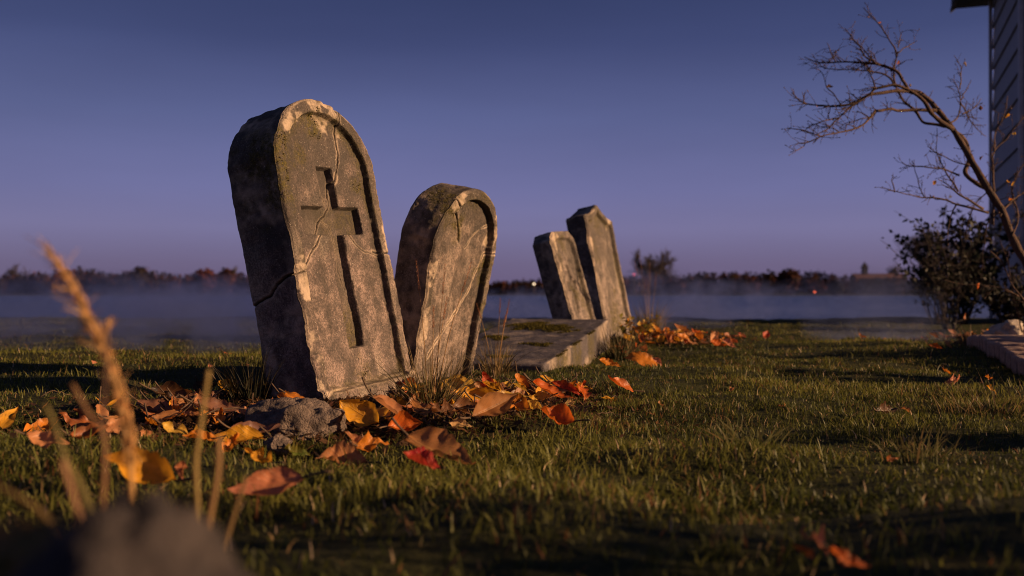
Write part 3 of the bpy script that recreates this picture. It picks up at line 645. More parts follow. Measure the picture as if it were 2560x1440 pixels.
branch('branch', [(2343, 278), (2293, 275), (2253, 277), (2223, 275), (2193, 278), (2177, 293), (2153, 315), (2120, 325), (2087, 333), (2057, 340), (2013, 357), (1997, 357)], 7, 1.4, 5.1, -.3, 6, 16)
branch('branch', [(2383, 327), (2407, 343), (2420, 367), (2422, 400), (2413, 433), (2433, 453), (2465, 472)], 8, 8, 5.2, 0, 7, 2)
for k, (pts, r0, dd, tw) in enumerate([
    ([(2057, 341), (2020, 330), (1990, 322), (1970, 320)], 3, -.05, 3), ([(2013, 358), (2000, 373), (1976, 381)], 2.4, -.1, 2),
    ([(2242, 133), (2267, 117), (2293, 100)], 3, .1, 2), ([(2246, 118), (2252, 95), (2257, 78)], 2.4, .1, 3),
    ([(2200, 163), (2167, 143), (2150, 118), (2130, 93), (2113, 70)], 4, .2, 9), ([(2190, 160), (2165, 130), (2140, 105), (2128, 92)], 3, .15, 4), ([(2090, 155), (2077, 130), (2068, 107)], 2.6, .1, 3),
    ([(2240, 215), (2220, 190), (2173, 177), (2140, 173), (2100, 172), (2063, 170), (2047, 157)], 4, .2, 12),
    ([(2103, 262), (2087, 237), (2067, 217), (2057, 182), (2037, 168)], 2.6, .1, 3), ([(2190, 222), (2182, 200), (2176, 180), (2170, 165), (2145, 150)], 3.6, .1, 6),
    ([(2097, 295), (2060, 303), (2027, 317), (2010, 330)], 3, -.1, 5), ([(2177, 294), (2150, 297), (2120, 310), (2115, 320)], 2.4, -.2, 3),
    ([(2377, 310), (2397, 287), (2403, 250), (2397, 220), (2380, 197)], 3.6, .2, 4), ([(2400, 222), (2404, 190), (2402, 167), (2387, 137)], 2.8, .2, 3), ([(2403, 250), (2415, 225), (2427, 200)], 2.4, .2, 2),
    ([(2403, 255), (2420, 290), (2440, 320), (2465, 340)], 3, .4, 8), ([(2405, 285), (2435, 270), (2455, 247)], 2.6, .4, 6),
    ([(2397, 477), (2363, 427), (2343, 383), (2345, 320)], 4, .2, 5), ([(2400, 440), (2360, 423), (2303, 415), (2267, 413), (2253, 405)], 4, .1, 8),
    ([(2457, 522), (2405, 489), (2371, 464), (2345, 447)], 5, -.1, 5), ([(2470, 532), (2394, 511), (2345, 496), (2304, 492), (2247, 481), (2217, 474)], 5, -.2, 8), ([(2238, 480), (2232, 455), (2230, 438)], 2.4, -.2, 1),
    ([(2312, 494), (2300, 470), (2292, 430), (2280, 400)], 2.4, .2, 3), ([(2390, 512), (2372, 560), (2368, 610)], 3.4, .1, 3), ([(2440, 420), (2390, 405), (2340, 380), (2320, 365)], 3, .2, 5),
    ([(2560, 746), (2534, 734), (2517, 725), (2472, 714), (2405, 710), (2360, 699)], 4, -.1, 4), ([(2580, 780), (2555, 745), (2532, 715), (2500, 650), (2475, 625)], 5, -.1, 5),
    ([(2555, 830), (2548, 790), (2535, 740), (2520, 660), (2500, 600)], 3, .1, 4),
    ([(2483, 560), (2486, 480), (2483, 420), (2487, 377), (2523, 340), (2560, 293)], 5, .3, 9), ([(2487, 377), (2490, 330), (2510, 290), (2520, 240)], 3, .3, 6), ([(2530, 590), (2545, 540), (2530, 470), (2555, 420), (2575, 380)], 4.5, .2, 9),
    ([(2500, 540), (2530, 500), (2560, 480), (2600, 450)], 4, .2, 6), ([(2560, 650), (2580, 600), (2560, 550), (2590, 500)], 4, .3, 6), ([(2470, 480), (2440, 510), (2420, 560), (2415, 600)], 3, .3, 5), ([(2500, 530), (2470, 560), (2460, 620), (2455, 680)], 3, .3, 5)]):
    branch('branch', pts, r0, 1.2, 5.1, dd, 30 + k, tw, (.025, .09), .15)

# ------------------------------------------------------------------ dry leaves
COLS = dict(gold=(.70, .34, .022), yellow=(.70, .42, .06), orange=(.64, .21, .015), flame=(.62, .125, .015), red=(.42, .026, .014), crimson=(.44, .014, .026), salmon=(.60, .22, .12),
            tan=(.33, .15, .055), brown=(.15, .062, .025), cream=(.60, .38, .16), green=(.085, .115, .012), mauve=(.20, .105, .085), dark=(.030, .017, .013), peach=(.56, .25, .11), rust=(.34, .10, .028))
def leaf_geo(L, W, fold=.3, curl=.6, edge=.3, twist=0., wav=.006, seed=0, lobed=False, stem=.3):
    n, m = (30, 15) if L > .04 else (14, 7); rg = np.random.RandomState(seed); s, a = np.meshgrid(np.linspace(0, 1, n), np.linspace(-1, 1, m), indexing='ij')
    sk = rg.uniform(.68, .95); env = np.sin(np.pi * s ** sk) ** .85 * (1 - .30 * s ** 3); env = np.maximum(env, .02)
    if lobed: env = env * (.40 + .75 * np.abs(np.sin(np.pi * (s * 2.6 + .1)))) 
    env = env * (1 - .35 * np.clip(vnoise(np.stack([s.ravel() * 13, np.sign(a.ravel()) * 5, 0 * s.ravel() + seed], 1), 1, seed + 9) - .30, 0, 1).reshape(s.shape)) * (1 + .05 * (((s * 15) % 1) - .5) * (np.abs(a) > .6)) * (1 + .06 * vnoise(np.stack([s.ravel() * 5, np.sign(a.ravel()) * 3, 0 * s.ravel() + seed], 1), 1, seed).reshape(s.shape))
    x = L * s; y = a * W * .5 * env; z = np.abs(y) * math.tan(fold) + edge * W * .5 * env * np.abs(a) ** 3
    q = np.stack([x.ravel() / L * 2.2, y.ravel() / L * 2.2, 0 * x.ravel() + seed * 1.3], 1); z = z + (wav * fbm(q, 1.3, 3, seed)).reshape(s.shape) * (.25 + np.abs(a)) * 1.0
    tw = twist * (s - .3); y, z = y * np.cos(tw) - z * np.sin(tw), y * np.sin(tw) + z * np.cos(tw)
    th = curl * (s - .5) * 1.0; rad_ = L / curl if abs(curl) > 1e-3 else 1e6
    X = rad_ * np.sin(th) - z * np.sin(th); Z = rad_ * (1 - np.cos(th)) * 1. + z * np.cos(th)
    V = np.stack([X.ravel(), y.ravel(), Z.ravel()], 1); idx = np.arange(n * m).reshape(n, m)
    Fq = np.stack([idx[:-1, :-1].ravel(), idx[1:, :-1].ravel(), idx[1:, 1:].ravel(), idx[:-1, 1:].ravel()], 1)
    luv = np.stack([s.ravel(), a.ravel() * .5 + .5, 0 * s.ravel()], 1)
    b0 = V[idx[0, m // 2]]; tg_ = V[idx[0, m // 2]] - V[idx[2, m // 2]]; tg_ /= np.linalg.norm(tg_); t = np.linspace(0, 1, 8)[:, None]
    bend = np.array([0, rg.uniform(-.5, .5), rg.uniform(-.1, .5)]); sp = b0 + tg_ * t * L * stem + bend * (t ** 2) * L * stem * .6 - tg_ * .003
    return V, Fq, luv, sp
def add_leaf(x, y, L, wr, head, tilt, roll, color, seed, label, group=None, ytilt=30, lift=.012, zbase=None, fold=.3, curl=.6, edge=.3, twist=0., wav=.010, lobed=False, stem=.3, cat='leaf'):
    V, Fq, luv, sp = leaf_geo(L, L * wr, fold, curl, edge, twist, wav, seed, lobed, stem)
    Rt = np.array(Matrix.Rotation(R(ytilt), 3, 'Y') @ Matrix.Rotation(R(tilt), 3, 'X') @ Matrix.Rotation(R(head), 3, 'Z') @ Matrix.Rotation(R(roll), 3, 'X'))
    V = V @ Rt.T; sp = sp @ Rt.T; z0 = gz(x, y) if zbase is None else zbase
    off = np.array([0, 0, -V[:, 2].min()]); V = V + off; sp = sp + off; sp[:, 2] = np.maximum(sp[:, 2], -.004)
    o = mesh('fallen_leaf', V, Fq, M_leaf, None, True, {'luv': luv}); o.location = (x, y, z0 + lift); o.color = (*COLS[color], 1)
    if L > .035 and stem > 0:
        v, f = tube(sp, np.linspace(.0017, .0022, 8) * (L / .1) ** .5, 5); mesh('stem', v, f, M_twig, o)
    return tag(o, label, cat, group)
def px_leaf(px, py, lpx, wr, head, tilt, roll, color, seed, label, **k):
    lift = k.get('lift', .012); x, y = on_ground(px, py, lift); L = lpx * y / F
    return add_leaf(x, y, L, wr, head, tilt, roll, color, seed, label, **k)
G1 = 'fallen leaves around the headstones'
HERO = [
 (900, 1054, 122, .62, 160, 52, -8, 'gold', 1, 'golden leaf curled upright against the foot of the biggest headstone', dict(fold=.2, curl=.5, edge=.3, lift=.02, ytilt=12)),
 (1012, 1068, 92, .6, 25, 40, 10, 'flame', 2, 'glowing orange folded leaf just left of the front grass tuft', dict(fold=.6, curl=.5)),
 (1100, 1132, 200, .52, -18, 22, 8, 'tan', 3, 'largest tan-brown leaf lying flat in front of the grass tuft', dict(fold=.12, curl=.5, wav=.012, lift=.018)),
 (1052, 1180, 105, .62, 170, 38, 6, 'crimson', 4, 'crimson curled leaf alone on the grass in front', dict(fold=.5, curl=.5, edge=.3, lift=.025, stem=.15)),
 (665, 1235, 190, .42, 205, 52, 12, 'salmon', 5, 'salmon pink curled leaf with a long stem at the front', dict(fold=.25, curl=.55, edge=.5, stem=.42, lift=.018)),
 (350, 1218, 205, .50, 175, 40, 0, 'gold', 6, 'broad yellow leaf behind the blurred foreground stalks', dict(fold=.25, curl=.4, edge=.3, lift=.02)),
 (585, 1092, 150, .34, 200, 45, 8, 'gold', 7, 'long gold leaf with dark patches left of the rough rock', dict(fold=.3, curl=.5, edge=.4)),
 (855, 1135, 130, .55, 190, 30, -12, 'peach', 8, 'peach leaf folded into a trough in front of the rough rock', dict(fold=.75, curl=.5)),
 (645, 1160, 88, .5, 165, 38, 0, 'gold', 9, 'small gold leaf with its stem pointing right', dict(fold=.2, curl=.7, stem=.45, lobed=True)),
 (740, 1112, 62, .6, 10, 35, 0, 'green', 10, 'only green leaf, lying in front of the rough rock', dict(fold=.2, curl=.5)),
 (705, 1108, 74, .4, -30, 35, 0, 'cream', 11, 'pale yellow leaf with a raised stem beside the green leaf', dict(stem=.6)),
 (1390, 1058, 98, .62, 175, 40, 0, 'flame', 12, 'vivid red-orange leaf standing alone on the lawn', dict(fold=.3, curl=.8, edge=.35, lift=.022, stem=.5)),
 (1150, 1068, 62, .5, 10, 42, 0, 'cream', 13, 'small cream leaf right of the front grass tuft', dict(fold=.3, curl=.5)),
 (1232, 1052, 150, .42, 48, 40, 18, 'tan', 14, 'long brown-gold leaf folded upright in the middle of the pile', dict(fold=.55, curl=.4, lift=.02)),
 (1288, 1040, 82, .58, 170, 40, 0, 'orange', 15, 'bright orange leaf right of the long brown-gold one', dict(fold=.3, curl=.4)),
 (1336, 1034, 62, .5, -12, 34, 0, 'yellow', 16, 'yellow-orange leaf touching the vivid red-orange one', dict(fold=.3, curl=.6, edge=.5)),
 (1165, 968, 150, .34, 12, 40, 0, 'yellow', 17, 'crumpled golden leaf against the foot of the right-leaning headstone', dict(wav=.02, fold=.3, curl=.4, lift=.025)),
 (1225, 965, 80, .36, -38, 40, 0, 'red', 18, 'dark red leaf pushed into the middle grass tuft', dict(lift=.03, fold=.4)),
 (1382, 992, 115, .30, -8, 38, 0, 'flame', 19, 'long serrated orange leaf on the right of the pile', dict(fold=.3, curl=.4, lift=.02)),
 (1415, 975, 88, .30, -12, 28, 0, 'red', 20, 'deep red leaf at the far right tip of the pile', dict(fold=.4, curl=.4, lift=.02)),
 (1325, 975, 90, .42, 20, 32, 0, 'orange', 21, 'orange-brown leaf behind the long serrated orange one', dict(lift=.02)),
 (1424, 1008, 30, .6, 30, 40, 0, 'cream', 22, 'tiny pale leaf right of the pile on the grass', dict()),
 (1345, 1000, 70, .42, 200, 36, 0, 'yellow', 23, 'curved yellow leaf below the serrated orange one', dict(curl=1.2)),
 (1200, 1005, 150, .36, 8, 40, 0, 'gold', 24, 'gold leaf behind the front grass tuft, spread to the right', dict(lift=.02)),
 (1265, 1000, 130, .30, 28, 34, 0, 'yellow', 25, 'long pale gold leaf on top of the pile', dict(lift=.035, fold=.5)),
 (1120, 1000, 110, .4, 165, 34, 0, 'peach', 26, 'ribbed peach leaf half hidden by the front grass tuft', dict(lift=.015)),
 (578, 992, 78, .5, -10, 45, 0, 'gold', 27, 'gold leaf standing behind the shaded tuft at the left', dict(fold=.2, lift=.02)),
 (640, 985, 70, .4, 0, 35, 0, 'orange', 28, 'orange leaf between the shaded tuft and the biggest headstone', dict(lift=.02)),
 (375, 1088, 56, .5, 0, 45, 0, 'peach', 29, 'small pale peach leaf beyond the broad yellow leaf', dict(fold=.2)),
 (122, 1148, 110, .45, 5, 45, 0, 'peach', 30, 'pinkish beige leaf at the far left', dict(fold=.2, curl=.5, lift=.02)),
 (225, 1128, 100, .42, 40, 30, 0, 'rust', 31, 'rust brown leaf right of the pinkish beige one', dict(fold=.45)),
 (455, 1212, 46, .7, -70, 40, 0, 'salmon', 32, 'small salmon leaf with dark holes left of the salmon pink one', dict(stem=.7)),
 (1605, 922, 95, .45, 165, 40, 0, 'orange', 33, 'arched orange leaf at the raised end of the slab', dict(fold=.15, curl=-.7, edge=-.1, lift=.006, ytilt=4)),
 (1525, 918, 62, .4, 0, 34, 0, 'orange', 34, 'orange leaf tucked under the raised end of the slab', dict()),
 (1643, 916, 36, .5, -30, 40, 0, 'salmon', 35, 'small salmon leaf right of the arched orange leaf', dict()),
 (2215, 998, 74, .45, 28, 35, 0, 'dark', 36, 'single black-brown leaf on the open lawn', dict(fold=.5, curl=.8, lift=.02)),
 (1795, 866, 50, .5, 0, 45, 0, 'flame', 37, 'red-orange leaf right of the far leaf pile', dict(curl=1.)),
 (1822, 868, 40, .5, -20, 45, 0, 'salmon', 38, 'salmon leaf, last one right of the far leaf pile', dict()),
 (930, 1100, 80, .55, 30, 35, 0, 'orange', 39, 'deep orange leaf right of the folded peach leaf', dict(lift=.018)),
 (890, 1098, 90, .4, 150, 30, 0, 'peach', 40, 'peach leaf behind the deep orange one by the rough rock', dict(fold=.5)),
 (580, 1128, 70, .5, 70, 35, 0, 'orange', 41, 'lobed orange leaf in the litter left of the green leaf', dict(lobed=True)),
 (500, 1112, 90, .34, 195, 34, 0, 'orange', 42, 'narrow orange leaf in the litter left of the long gold one', dict()),
 (450, 1100, 100, .3, 5, 28, 0, 'yellow', 43, 'shredded yellow leaf behind the broad yellow leaf', dict(lobed=True)),
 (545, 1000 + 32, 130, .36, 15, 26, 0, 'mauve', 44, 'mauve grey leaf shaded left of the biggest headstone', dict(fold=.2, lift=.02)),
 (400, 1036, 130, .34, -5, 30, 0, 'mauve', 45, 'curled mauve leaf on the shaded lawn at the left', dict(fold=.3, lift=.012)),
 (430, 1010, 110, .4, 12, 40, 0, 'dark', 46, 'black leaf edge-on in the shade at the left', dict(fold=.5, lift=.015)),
 (640, 1062, 130, .3, 20, 35, 0, 'mauve', 47, 'grey leaf curling up against the shaded rock', dict(lift=.03)),
 (1180, 1040, 110, .4, 20, 25, 0, 'brown', 48, 'dark brown leaf right of the front grass tuft', dict(lift=.01)),
 (2338, 882, 36, .4, -10, 45, 0, 'flame', 49, 'small orange leaf near the brick edging', dict()), (2368, 880, 30, .4, -50, 45, 0, 'peach', 50, 'small pale leaf right of the small orange one by the edging', dict()),
 (2385, 955, 38, .5, 30, 40, 0, 'salmon', 51, 'crumpled salmon leaf on the lawn at the right', dict(wav=.02)), (2365, 925, 30, .3, -40, 40, 0, 'orange', 52, 'thin orange leaf behind the crumpled salmon one', dict()),
 (2475, 975, 30, .4, -30, 40, 0, 'gold', 53, 'small gold leaf on the right lawn among dry stems', dict()), (2470, 940, 22, .5, 0, 40, 0, 'orange', 54, 'tiny orange leaf on the dark lawn below the edging', dict()),
 (2030, 1372, 90, .35, 130, 30, 0, 'salmon', 55, 'blurred pinkish leaf curling upright at the lower right', dict(curl=1.2, lift=.04)), (2115, 1415, 110, .35, -10, 30, 0, 'flame', 56, 'blurred orange leaf at the lower right edge of the grass', dict(lift=.03)),
 (2005, 1385, 70, .25, 150, 30, 0, 'rust', 57, 'blurred rust sliver left of the pinkish leaf', dict(lift=.035)), (2230, 1150, 40, .3, 20, 40, 0, 'rust', 58, 'small rust leaf standing in the right lawn', dict()),
]
for px, py, lp, wr, hd, tl, rl, c, sd_, lb, kw in HERO: px_leaf(px, py, lp, wr, hd, tl + 3, rl, c, sd_, lb, **{'ytilt': 14, **kw, 'curl': 1.5 * kw.get('curl', .7), 'edge': .15 + 1.3 * kw.get('edge', .3), 'twist': (.5, -.4, .2, -.6)[sd_ % 4]})
# filler leaves of the piles; those nothing tells apart share a label
FILL = [((-.62, 2.30), (.42, .16), 40, (.06, .115), ['brown', 'rust', 'tan', 'orange', 'gold', 'peach', 'gold'], 'the litter left of the rough rock', 0.0),
        ((-.12, 2.42), (.20, .16), 24, (.055, .10), ['brown', 'rust', 'orange', 'tan', 'gold'], 'the litter in front of the front grass tuft', 0.),
        ((-.05, 2.78), (.28, .20), 40, (.055, .10), ['tan', 'gold', 'orange', 'yellow', 'brown', 'flame'], 'the leaf pile right of the front grass tuft', .035),
        ((.08, 2.86), (.20, .10), 9, (.05, .10), ['orange', 'flame', 'rust', 'gold', 'brown'], 'the leaf pile in front of the slab', .0),
        ((.93, 5.75), (.30, .32), 62, (.06, .11), ['orange', 'gold', 'flame', 'peach', 'rust', 'brown'], 'the far leaf pile by the ogee headstone', .04),
        ((.55, 4.95), (.14, .16), 14, (.06, .10), ['orange', 'rust', 'brown', 'flame'], 'the shade under the slab end', .01),
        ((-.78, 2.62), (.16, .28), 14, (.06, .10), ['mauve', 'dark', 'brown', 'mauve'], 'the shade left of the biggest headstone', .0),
        ((2.55, 5.85), (.5, .25), 34, (.05, .09), ['rust', 'brown', 'orange', 'mauve'], 'the ground below the dark bush', .0),
        ((2.9, 4.6), (.5, .6), 20, (.05, .09), ['rust', 'brown', 'orange'], 'the bed behind the brick edging', .03),
        ((1.25, 5.95), (.25, .12), 9, (.05, .10), ['flame', 'peach', 'red', 'salmon'], 'the lawn right of the far leaf pile', .0),
        ((1.35, 2.2), (1.0, 1.1), 12, (.02, .04), ['rust', 'tan', 'peach'], 'the open lawn at the right', .0),
        ((-1.0, 3.9), (.8, .5), 8, (.03, .05), ['salmon', 'tan', 'rust'], 'the lawn behind the biggest headstone', .0)]
NAMEC = dict(brown='brown', rust='rust brown', tan='tan', orange='orange', dark='blackish', gold='gold', yellow='yellow', flame='red-orange', peach='pale peach', mauve='mauve grey', red='red', salmon='salmon')
rng = np.random.RandomState(77)
def in_stone(x, y):
    for cx, cy, yw, hw_, t in FOOT:
        c, s = math.cos(R(yw)), math.sin(R(yw)); u = (x - cx) * c + (y - cy) * s; v = -(x - cx) * s + (y - cy) * c
        if abs(u) < hw_ + .03 and -.03 < v < t + .03: return True
    c, s = math.cos(R(-17.9)), math.sin(R(-17.9)); u = (x + .11) * c + (y - 3.746) * s; v = -(x + .11) * s + (y - 3.746) * c
    return abs(u) < .28 and -.03 < v < 1.13 and not (v > .8 and u > .1)
for (cx, cy), (sx, sy), n, (l0, l1), cs, where, hp_ in FILL:
    k = 0
    while k < n:
        x = cx + sx * rng.randn() * .55; y = cy + sy * rng.randn() * .55
        if in_stone(x, y): continue
        k += 1; c = cs[rng.randint(len(cs))]; rr_ = math.exp(-((x - cx) / sx) ** 2 - ((y - cy) / sy) ** 2)
        add_leaf(x, y, rng.uniform(l0, l1), rng.uniform(.34, .62), rng.uniform(0, 360), rng.uniform(0, 34), rng.uniform(-15, 15), c, 200 + rng.randint(100000), f'{NAMEC[c]} leaf among others in {where}', f'{NAMEC[c]} leaves in {where}',
                 lift=.008 + hp_ * rr_ * rng.rand(), ytilt=rng.uniform(-8, 40), fold=rng.uniform(.05, .6), curl=rng.uniform(.3, 1.7), edge=rng.uniform(0, .5), twist=rng.uniform(-.6, .6), wav=rng.uniform(.003, .012), lobed=rng.rand() < .06, stem=rng.uniform(.2, .5))
# crumbled litter under the leaves
def litter():
    rg = np.random.RandomState(3); n = 26000; x = []; y = []
    for (cx, cy, rx, ry), kk in zip(BEDS, (8000, 6000, 3500, 700, 2500, 2500)): x.append(cx + rx * rg.randn(kk) * .55); y.append(cy + ry * rg.randn(kk) * .55)
    x = np.concatenate(x); y = np.concatenate(y); n = len(x); z = gh(x, y) + .004 + .012 * rg.rand(n) ** 2
    L = .004 + .012 * rg.rand(n) ** 2; W = L * (.2 + .5 * rg.rand(n)); a = rg.rand(n) * 6.28; tl = .5 * rg.randn(n); t2 = .4 * rg.randn(n)
    ux = np.stack([np.cos(a), np.sin(a), tl], 1) * L[:, None]; vx = np.stack([-np.sin(a), np.cos(a), t2], 1) * W[:, None]; b = np.stack([x, y, z], 1)
    V = np.stack([b - ux, b - vx * .8 + ux * .1, b + ux, b + vx * .9 - ux * .2], 1).reshape(-1, 3)
    c = np.array([.035, .02, .012]) + rg.rand(n, 1) ** 2.5 * np.array([.22, .10, .035])
    return tag(mesh('leaf_litter', V, np.arange(4 * n).reshape(-1, 4), M_dry, None, False, {'col': np.repeat(c, 4, 0)}), 'dark crumbled leaf litter around the headstones', 'leaf litter', None, 'stuff')
litter()
rng = np.random.RandomState(31)
for k in range(34):
    cx, cy, rx, ry = BEDS[[0, 0, 1, 1, 2, 3, 4][k % 7]]; x = cx + rx * rng.randn() * .5; y = cy + ry * rng.randn() * .5
    if in_stone(x, y): continue
    L = rng.uniform(.05, .16); a = rng.uniform(0, 6.28); t = np.linspace(-.5, .5, 9); bd = rng.uniform(-.25, .25)
    P = np.stack([L * t * math.cos(a) - bd * L * t ** 2 * math.sin(a), L * t * math.sin(a) + bd * L * t ** 2 * math.cos(a), .006 + rng.uniform(.004, .03) * (1 - (2 * t) ** 2) + .1 * L * rng.uniform(-1, 1) * t], 1) + .002 * rng.randn(9, 3)
    v, f = tube(P, np.linspace(.0012, .0007, 9) * rng.uniform(.8, 1.6), 5); o = mesh('twig', v, f, M_twig); o.location = (x, y, gz(x, y) + .012); tag(o, 'thin dry stem lying in the leaf litter by the headstones', 'twig', 'dry stems in the leaf litter')

# ------------------------------------------------------------------ grass tufts and stalks
def blade_set(n, rad, h0, h1, w0, rg, lean=.5, c0=(.05, .06, .018), c1=(.24, .16, .065), pdry=.35, droop=.5):
    V = []; Fq = []; C = []
    for k in range(n):
        a = rg.rand() * 6.28; r = rad * rg.rand() ** .7; b = np.array([r * math.cos(a), r * math.sin(a), -.005]); az = a + .7 * rg.randn(); L = rg.uniform(h0, h1); ln = lean * (.25 + rg.rand() ** 1.4 * 1.3)
        t = np.linspace(0, 1, 9); dr = droop * rg.rand() * ln
        x = L * ln * (t * .6 + .6 * t ** 2.2); z = L * (t - dr * t ** 2.4 * .9) * math.sqrt(max(.2, 1 - (ln * .6) ** 2)); P = b + np.stack([x * math.cos(az), x * math.sin(az), z], 1)
        fa = rg.rand() * 6.28; sd_ = np.array([math.cos(fa), math.sin(fa), 0]); wd = w0 * rg.uniform(.6, 1.3) * np.maximum(1 - t ** 2.2, .04)
        i0 = len(V) * 0 + sum(len(q) for q in V); V.append(np.stack([P - sd_ * wd[:, None], P + sd_ * wd[:, None]], 1).reshape(-1, 3))
        for j in range(8): Fq.append([i0 + 2 * j, i0 + 2 * j + 1, i0 + 2 * j + 3, i0 + 2 * j + 2])
        c = np.array(c0) * rg.uniform(.6, 1.5) if rg.rand() > pdry else np.array(c1) * rg.uniform(.5, 1.2)
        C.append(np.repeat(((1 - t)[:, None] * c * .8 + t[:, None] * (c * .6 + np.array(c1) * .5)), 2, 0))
    return np.concatenate(V), np.array(Fq), np.concatenate(C)
def seed_head(P0, dr, L, rw, rg, n=46, col=(.34, .15, .07)):
    """little spikelets round an axis"""
    dr = np.array(dr) / np.linalg.norm(dr); V = []; Fq = []; C = []
    for k in range(n):
        t = k / n; base = P0 + dr * L * t; a = k * 2.4 + rg.rand(); u = np.cross(dr, [0, 1, .2]); u /= np.linalg.norm(u); v = np.cross(dr, u); o = u * math.cos(a) + v * math.sin(a)
        ln = rw * 3.2 * (1 - .6 * t) * rg.uniform(.7, 1.2); tip = base + dr * ln + o * rw * (1.1 - .6 * t); s = np.cross(o, dr) * rw * .38; m = base + dr * ln * .45 + o * rw * .8
        i = 6 * k; V += [base, m - s, m + s, tip, m + o * rw * .3, base + o * rw * .1]; Fq += [[i, i + 1, i + 3, i + 4], [i, i + 4, i + 3, i + 2], [i, i + 2, i + 3, i + 1]]; C += [np.array(col) * rg.uniform(.6, 1.3)] * 6
    return np.array(V), Fq, np.array(C)
def tuft(px, py, label, n, rad, h0, h1, w0, seed, heads=0, hh=.2, **k):
    x, y = on_ground(px, py); rg = np.random.RandomState(seed); r = tag(empty('grass_tuft', (x, y, gz(x, y))), label, 'grass tuft')
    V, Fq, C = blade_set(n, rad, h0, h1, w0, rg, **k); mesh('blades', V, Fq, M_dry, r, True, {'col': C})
    for q in range(heads):
        a = rg.rand() * 6.28; ln = rg.uniform(.05, .28); H = hh * rg.uniform(.75, 1.1); t = np.linspace(0, 1, 10); P = np.stack([H * ln * t ** 1.6 * math.cos(a) + .3 * rad * math.cos(a), H * ln * t ** 1.6 * math.sin(a), H * t], 1)
        v, f = tube(P, np.linspace(.0013, .0007, 10), 4); s = mesh('stalk', v, f, M_dry, r, True, {'col': np.tile([.36, .22, .10], (len(v), 1))})
        v, f, c = seed_head(P[-1], P[-1] - P[-2], H * .28, .0028, rg, 40); mesh('seed_head', v, f, M_dry, s, False, {'col': c})
    return r
tuft(1078, 1035, 'tall grass tuft at the right foot of the biggest headstone', 270, .045, .06, .205, .0013, 1, 5, .27, lean=.6, c0=(.04, .048, .015))
tuft(1240, 945, 'dry grass tuft between the right-leaning headstone and the slab', 130, .045, .06, .16, .0014, 2, 5, .22, lean=.6, pdry=.6)
tuft(1556, 893, 'dark green grass tuft at the raised end of the slab', 150, .07, .08, .19, .0022, 3, 0, .2, lean=.5, c0=(.03, .04, .018), pdry=.15)
tuft(1622, 842, 'tall grass tuft with pinkish seed heads by the ogee headstone', 130, .06, .12, .28, .0022, 4, 6, .40, lean=.45, pdry=.55)
tuft(625, 1012, 'grass tuft coloured as shaded, left of the biggest headstone', 150, .05, .07, .19, .0014, 5, 0, .2, lean=.5, c0=(.016, .019, .008), c1=(.06, .042, .02))  # blades coloured dark to stand in for the headstone's shade
tuft(1875, 1118, 'broad-bladed green tuft on the right lawn', 46, .05, .04, .075, .0034, 6, 0, .2, lean=.8, c0=(.05, .075, .022), pdry=.08, droop=.2)
tuft(2400, 1018, 'wispy dry tuft on the right lawn', 46, .05, .05, .10, .0011, 7, 0, .2, lean=1., pdry=.8)
tuft(2490, 1020, 'flattened dry tuft near the right edge of the lawn', 60, .10, .05, .12, .0011, 8, 0, .2, lean=1.1, pdry=.85)
tuft(2290, 1140, 'loose green tuft in the dark part of the right lawn', 50, .06, .04, .09, .0018, 9, 0, .2, lean=.7, pdry=.2)
tuft(2425, 862, 'dry stubby tuft under the dark bush', 40, .06, .06, .16, .003, 10, 0, .2, lean=.6, pdry=.9, c1=(.20, .12, .06))
# low yellow leaved plant beside the ogee headstone
def leafy(name, loc, label, cat, nl, ext, stems, lw, cols, seed, up=.5, hollow=.0, stem_c=(.05, .035, .022), r0=.004):
    rg = np.random.RandomState(seed); r = tag(empty(name, loc), label, cat); V = []; C = []; bits = []; ends = []
    for k in range(stems):
        a = rg.rand() * 6.28; rr_ = rg.rand() ** .6; e = np.array([ext[0] * rr_ * math.cos(a), ext[1] * rr_ * math.sin(a), ext[2] * rg.uniform(.40, 1.)]); m = e * np.array([.35, .35, .55]) + .06 * ext[2] * rg.randn(3)
        P = spline([np.array([.03 * math.cos(a), .03 * math.sin(a), -.03]), m, e], 12); bits.append(tube(P, np.linspace(r0, r0 * .3, 12), 5)); ends.append(P)
        for q in range(5):
            i = rg.randint(4, 11); d = rg.randn(3) * np.array([.8, .8, .5]) + np.array([0, 0, .4]); d /= np.linalg.norm(d); L = ext[2] * rg.uniform(.12, .3); Q = np.array([P[i], P[i] + d * L * .5, P[i] + d * L + .1 * L * rg.randn(3)]); bits.append(tube(Q, [r0 * .45, r0 * .35, r0 * .2], 4)); ends.append(spline(Q, 8))
    v, f = join(bits); mesh('stems', v, f, M_darkbark, r)
    for k in range(nl):
        P = ends[rg.randint(len(ends))]; b = P[min(len(P) - 1, int(len(P) * rg.uniform(.35, 1.)))] + .25 * lw * rg.randn(3); L = lw * rg.uniform(.6, 1.3); d = rg.randn(3) + np.array([0, 0, -.1]); d /= np.linalg.norm(d); s = np.cross(d, rg.randn(3)); s /= np.linalg.norm(s); n = np.cross(d, s)
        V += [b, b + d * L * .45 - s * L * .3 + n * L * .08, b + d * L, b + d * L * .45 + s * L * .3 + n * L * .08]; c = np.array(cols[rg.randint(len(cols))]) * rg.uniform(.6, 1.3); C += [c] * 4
    if nl: mesh('foliage', np.array(V), np.arange(4 * nl).reshape(-1, 4), M_foliage, r, False, {'col': np.array(C)})
    return r
x, y = on_ground(1592, 858); leafy('low_plant', (x, y - .05, gz(x, y)), 'low plant with small yellow leaves beside the ogee headstone', 'plant', 120, (.13, .13, .16), 12, .035, [(.45, .27, .03), (.5, .2, .03), (.2, .17, .03), (.45, .3, .08)], 3, r0=.002)
